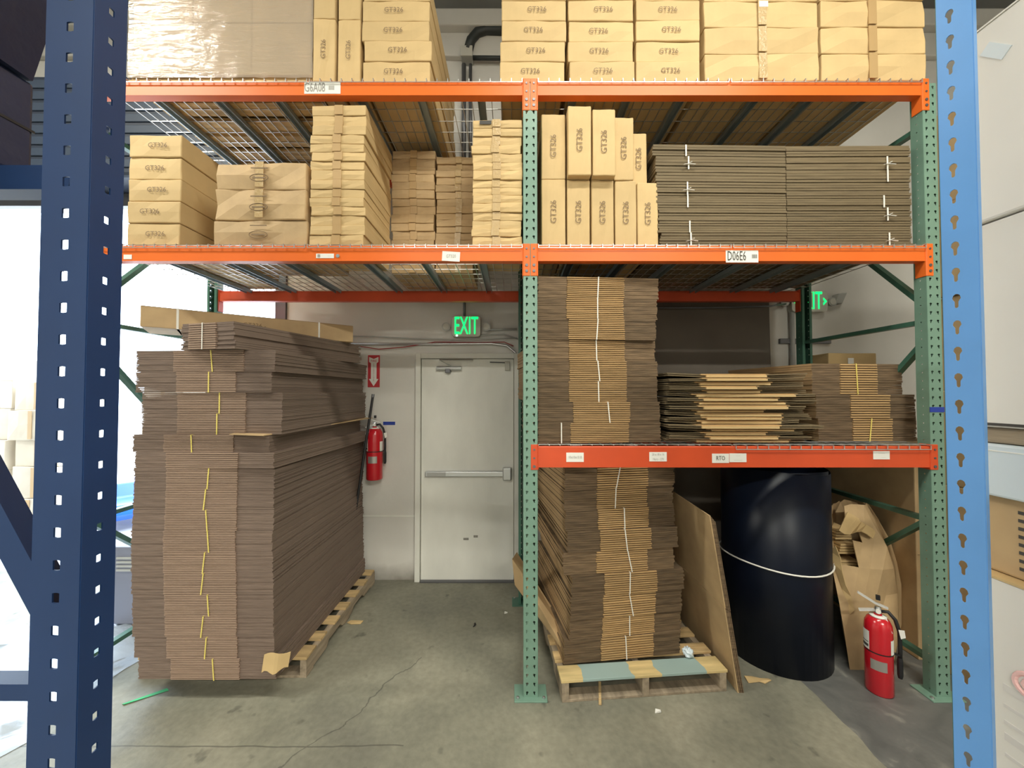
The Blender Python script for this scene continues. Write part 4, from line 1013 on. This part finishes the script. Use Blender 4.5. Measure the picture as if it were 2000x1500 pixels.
MB().bar((x0_ + .03, .05, 2.275), (-.29, .27, 2.275), .03, .04).build('beam_bracket', 'blue_backlit', fgL)
MB().bar((-.95, .02, 0), (-.95, .02, 3.9), .06, .06).build('outer_post', 'blue_backlit', fgL)
# dark goods on that side beam
zt = 2.3035
def dpt(px, d): return (px - 1000) / F * d
xa_ = dpt(52, .92)
t = thing('dark_carton', 'dark blue-grey carton on the foreground beam, upper left', 'box', (xa_ - .3, CAM.y + .92, zt))
MB().box(-.3, .3, -.55, 0, 0, .235).build('body', 'dark_wrap', t, bevel=.008); MB().box(-.3, .3015, -.551, .0015, .115, .121).build('lid_edge', 'black_rub', t)
t = thing('wrapped_bale', 'dark film-wrapped bale above the dark carton, upper left', 'wrapped load', (xa_ - .3, CAM.y + .92, zt + .237))
g = MB(); rn = random.Random(9); rg = []
for k in range(7):
    row = []
    for (xx, yy) in ((-.35, -.55), (-.1, -.57), (.15, -.56), (.31, -.55), (.37, -.2), (.37, 0), (-.1, .01), (-.35, 0)):
        row.append(len(g.v)); g.v.append((xx + rn.uniform(-.015, .015) - .05 * (k == 0), yy + rn.uniform(-.015, .0), .16 * k + (rn.uniform(-.02, .02) if k else 0)))
    rg.append(row)
for k in range(6):
    for j in range(8): g.f.append((rg[k][j], rg[k][(j + 1) % 8], rg[k + 1][(j + 1) % 8], rg[k + 1][j]))
g.f.append(tuple(rg[0][::-1])); g.f.append(tuple(rg[6])); g.build('bale', 'dark_wrap', t)

# right post: its slotted face turned into the aisle
dR = 0.73; yR = CAM.y + dR; wR = 0.047
fgR = thing('rack_post', 'light blue post with keyhole slots in the right foreground', 'rack post', (at_d(1881, 750, dR).x, yR, 0), R(-64.5))
f = MB(); hole_strip(f, (-wR / 2, 0, 0.01), (1, 0, 0), (0, 0, 1), wR * .76, PITCH_H, n, 1, 'slot', 0.0078)
f.quad([(-wR / 2 + wR * .76, 0, .01), (wR / 2, 0, .01), (wR / 2, 0, .01 + n * PITCH_H), (-wR / 2 + wR * .76, 0, .01 + n * PITCH_H)])
f.build('front_face', 'blue', fgR, solid=.0025)
MB().box(-wR / 2 - .0012, -wR / 2 + .0012, 0, .03, .01, .01 + n * PITCH_H).build('side_face', 'green_dark', fgR)
MB().box(wR / 2 - .0012, wR / 2 + .0012, 0, .016, .01, .01 + n * PITCH_H).build('outer_face', 'blue', fgR)
MB().box(-wR / 2 - .04, wR / 2 + .04, -.03, .09, 0, .01).build('foot_plate', 'blue', fgR)

# goods stacked right beside the camera
XB = 1.08
def rd(px, py): return (px - 1000) / F
dF = XB / ((1900 - 1000) / F)                    # distance of the far edge
yF = CAM.y + dF
def zf(py): return at(1000, py, yF).z
def side_carton(label, z0, z1, m, name='carton', x0=XB, dy=0.0, x1=1.75, y1=-3.0, cat='box', marks=None):
    t = thing(name, label, cat, ((x0 + x1) / 2, (yF + y1) / 2, z0))
    hx, hy = (x1 - x0) / 2, (yF + dy - y1) / 2
    MB().box(-hx, hx, -hy, hy + dy, 0, z1 - z0).build('body', m, t, bevel=.006)
    return t, hx, hy
ROT = (R(90), 0, R(-90))
t, hx, hy = side_carton('tall white carton with pink mark in the right foreground', 0.0, zf(1110), 'white', x0=XB - .01)
H = zf(1110)
g = MB()
for k in range(9): g.box(-hx - .0012, -hx, hy - .05 - .22, hy - .05, H - .24 - k * .035, H - .24 - k * .035 + (.008 if k % 3 else .016))
g.build('printed_lines', mat('faint_print', (0.66, 0.63, 0.60), 0.7), t)
MB().tube([(-hx - .001, hy - .10 + .030 * math.cos(a), H - .20 + .024 * math.sin(a)) for a in [k * math.pi / 9 for k in range(18)]], .005, 6, True).tube([(-hx - .001, hy - .10 + .016 * math.cos(a), H - .20 + .012 * math.sin(a)) for a in [k * math.pi / 6 for k in range(12)]], .004, 6, True).build('pink_mark', 'pink_ink', t)
MB().box(-hx - .002, hx, -hy, hy, H - .004, H + .001).build('lid', 'carton', t)
t, hx, hy = side_carton('brown carton with printed text between white carton and glossy pack, right foreground', H + .002, zf(962), 'carton_b', x0=XB + .02)
hB = zf(962) - H - .002; g = MB(); rn = random.Random(3)
for k in range(8): g.box(-hx - .0012, -hx, hy - .08 - rn.uniform(.12, .2), hy - .06, hB * (.12 + .10 * k), hB * (.12 + .10 * k) + .007)
g.build('printed_lines', 'ink_dark', t)
t, hx, hy = side_carton('glossy pale blue-white plastic pack below the wood strip, right foreground', zf(962) + .001, zf(862), 'white_gloss', cat='package', name='plastic_pack', x0=XB - .005)
MB().box(-hx - .001, -hx + .01, -hy, hy, (zf(862) - zf(962)) * .85, (zf(862) - zf(962)) * .87).build('seal_edge', 'paper', t)
t, hx, hy = side_carton('rough wooden board lying between white cartons, right foreground', zf(862) + .001, zf(832), 'wood_old', cat='board', name='wooden_board')
t, hx, hy = side_carton('white carton above the wooden board, right foreground', zf(832) + .001, zf(452), 'white', x0=XB - .012)
MB().box(-hx - .001, -hx + .004, -hy, hy, .004, .010).build('bottom_seam', 'ink_dark', t)
t, hx, hy = side_carton('topmost white carton with small bluish sticker, right foreground', zf(452) + .002, zf(95), 'white', x0=XB - .02)
hT = zf(95) - zf(452)
MB().box(-hx - .0016, -hx, -.028, .028, -.012, .012, Matrix.Translation((0, hy - .075, hT * .83)) @ Matrix.Rotation(R(48), 4, 'X')).build('sticker', 'white_gloss', t)
MB().box(-hx - .001, hx, -hy, hy, hT - .003, hT + .0005).build('lid', 'white', t)

# ------------------------------------------------------------------ left: machine, cart and cartons in the daylight
c0 = on_floor(238, 1265)
t = thing('grey_cabinet', 'small grey machine cabinet left of the tall floor stack', 'machine', (c0.x - .05, c0.y + .2, 0))
MB().box(-.25, .18, 0, .35, .04, .62).build('body', 'cabinet', t, bevel=.01)
for k in range(4): MB().box(-.20, .16, -.008, .0, .44 + .03 * k, .455 + .03 * k).build('vent_slat', 'grey_pl', t)
for x in (-.22, .15): MB().box(x - .02, x + .02, .05, .30, 0, .04).build('foot', 'black_rub', t)
MB().tube([(.12, .02, .62), (.14, -.03, .72), (.17, -.05, .66), (.18, -.06, .30), (.10, -.07, .02), (-.1, -.25, .012)], .010, 8).build('cable', 'black_rub', t, smooth=True)

def blue_cart(loc, rz):
    t = thing('blue_cart', 'small blue ride-on cart outside, between backlit post and floor stack', 'cart', loc, rz)
    MB().prism([(-.55, .14), (.50, .14), (.55, .22), (.50, .34), (.18, .38), (.05, .55), (-.30, .56), (-.45, .38), (-.55, .34)][::-1], -.26, .26).build('body', 'blue_cart', t, bevel=.02)
    MB().prism([(.17, .385), (.055, .53), (-.02, .53), (.06, .385)][::-1], -.265, .265).build('windscreen', 'glass', t)
    for x in (-.36, .36):
        for y in (-.27, .27):
            w_ = MB().tube([(x, y - .035, .12), (x, y + .035, .12)], .12, 18).build('wheel', 'black_rub', t)
            MB().tube([(x, y - .038, .12), (x, y + .038, .12)], .05, 12).build('hub', 'steel', w_)
    for y in (-.18, .18): MB().box(.50, .53, y - .05, y + .05, .25, .31).build('headlamp', 'amber', t)
    return t
q = on_floor(236, 1030); blue_cart((q.x - .15, q.y + .30, -.01), R(-40))
# cartons stacked in the yard
yy = 2.9
k = 0
cols = [(-8.1, .62), (-7.42, .62), (-6.72, .60), (-5.85, .62)]
names = ['leftmost', 'second', 'third', 'rightmost']
for ci, (cx, cw) in enumerate(cols):
    hts = [[.42, .40, .44, .38, .42, .40], [.40, .36, .40, .42, .38, .30], [.38, .42, .36, .40, .38], [.48, .40, .36, .42, .30]][ci]; z = -.01
    for li, h in enumerate(hts):
        carton('overexposed pale carton outside the dock opening, %s in the %s column' % (order(li, len(hts)), names[ci]), cx + random.uniform(-.04, .04), cx + cw, yy + random.uniform(-.05, .05) + (.9 if ci == 3 else 0), z, h - .002, .6, m='carton_overexposed', tape=.5, group='cartons in the yard', jit=.006)
        z += h
# loose film on the floor, left
g = MB(); rn = random.Random(4); NX, NY = 26, 20
for i in range(NX + 1):
    for j in range(NY + 1):
        x = -3.75 + 1.25 * i / NX; y = -.55 + 1.3 * j / NY
        e = min(i, NX - i, j, NY - j)
        g.v.append((x + rn.uniform(-.03, .03), y + rn.uniform(-.03, .03), .004 + (abs(math.sin(x * 7 + y * 5 + rn.uniform(-.4, .4))) * .05 + rn.uniform(0, .025)) * min(1, e / 3)))
for i in range(NX):
    for j in range(NY): a = i * (NY + 1) + j; g.f.append((a, a + NY + 1, a + NY + 2, a + 1))
tag(g.build('plastic_film', 'film_floor', smooth=True), 'crumpled pale plastic film spread on the floor, far left', 'plastic film')

# ------------------------------------------------------------------ litter on the floor
def scrap(label, px, py, pts, m='carton', name='cardboard_scrap', cat='scrap', th=.004):
    p = on_floor(px, py); g = MB(); k = len(pts)
    g.v += [(a, b, .0012 + .004 * (i % 2)) for i, (a, b) in enumerate(pts)] + [(a, b, .0012 + th + .006 * (i % 2)) for i, (a, b) in enumerate(pts)]
    g.f += [tuple(range(k))[::-1], tuple(range(k, 2 * k))] + [(i, (i + 1) % k, k + (i + 1) % k, k + i) for i in range(k)]
    o = g.build(name, m); o.location = (p.x, p.y, 0); return tag(o, label, cat)
scrap('torn tan cardboard scrap on the floor before the black roll', 1480, 1330, [(-.07, -.02), (0, -.015), (.03, -.025), (.08, -.005), (.075, .015), (.02, .01), (-.02, .035), (-.065, .03)])
scrap('oval tan cardboard scrap on the floor right of the left pallet', 693, 1217, [(-.06, 0), (-.02, -.025), (.05, -.015), (.06, .015), (.01, .03), (-.04, .02)])
scrap('dark twisted plastic bit on open floor before the door', 926, 1222, [(-.006, -.02), (.008, -.015), (.014, .01), (.006, .025), (-.004, .02), (.002, 0)], 'black_rub')
scrap('small white paper bit on floor beside the centre pallet', 1285, 1391, [(-.02, -.01), (.015, -.008), (.02, .01), (-.01, .012)], 'paper')
scrap('tiny white paper bit on floor near the exit door', 988, 1198, [(-.012, -.01), (.012, -.008), (.014, .01), (-.01, .012)], 'paper')
scrap('green tape piece on floor left of the tall floor stack', 285, 1362, [(-.09, -.05), (-.07, -.06), (.09, .05), (.07, .06)], mat('green_tape', (0.05, 0.42, 0.16), .5), name='tape_piece', cat='tape', th=.001)
p = on_floor(1172, 1378)
tag(MB().bar((p.x, p.y, .008), (p.x + .035, p.y + .16, .012), .016, .014).build('wood_splinter', 'wood', bevel=.002), 'thin wood splinter lying at the front of blue-painted pallet', 'stick')

# ------------------------------------------------------------------ ceiling lamps
def lamp(x, y, ln, pw, label):
    t = thing('ceiling_lamp', label, 'lamp', (x, y, ceil_z - .30), 0, 'ceiling lamps')
    MB().box(-ln / 2, ln / 2, -.12, .12, .03, .09).build('housing', 'white', t, bevel=.01)
    for s_ in (-.06, .06): MB().tube([(-ln / 2 + .03, s_, .012), (ln / 2 - .03, s_, .012)], .016, 8).build('tube', 'lamp', t)
    for s_ in (-ln / 2 + .1, ln / 2 - .1): MB().tube([(s_, 0, .09), (s_, 0, .30)], .006, 6).build('hanger', 'steel', t)
    ld = bpy.data.lights.new('lamp_light', 'AREA'); ld.shape = 'RECTANGLE'; ld.size = ln; ld.size_y = .25; ld.energy = pw; ld.color = (1.0, .98, .86)
    lo = bpy.data.objects.new('lamp_light', ld); C.objects.link(lo); lo.parent = t; lo.location = (0, 0, -.02)
lamp(-3.9, -1.25, 1.8, 170, 'long ceiling lamp above the aisle, left')
lamp(1.2, -1.8, 2.4, 135, 'long ceiling lamp above the aisle, right')
lamp(-2.4, -6.8, 2.4, 360, 'long ceiling lamp further back from the rack, left')
lamp(2.4, -6.8, 2.4, 430, 'long ceiling lamp further back from the rack, right')
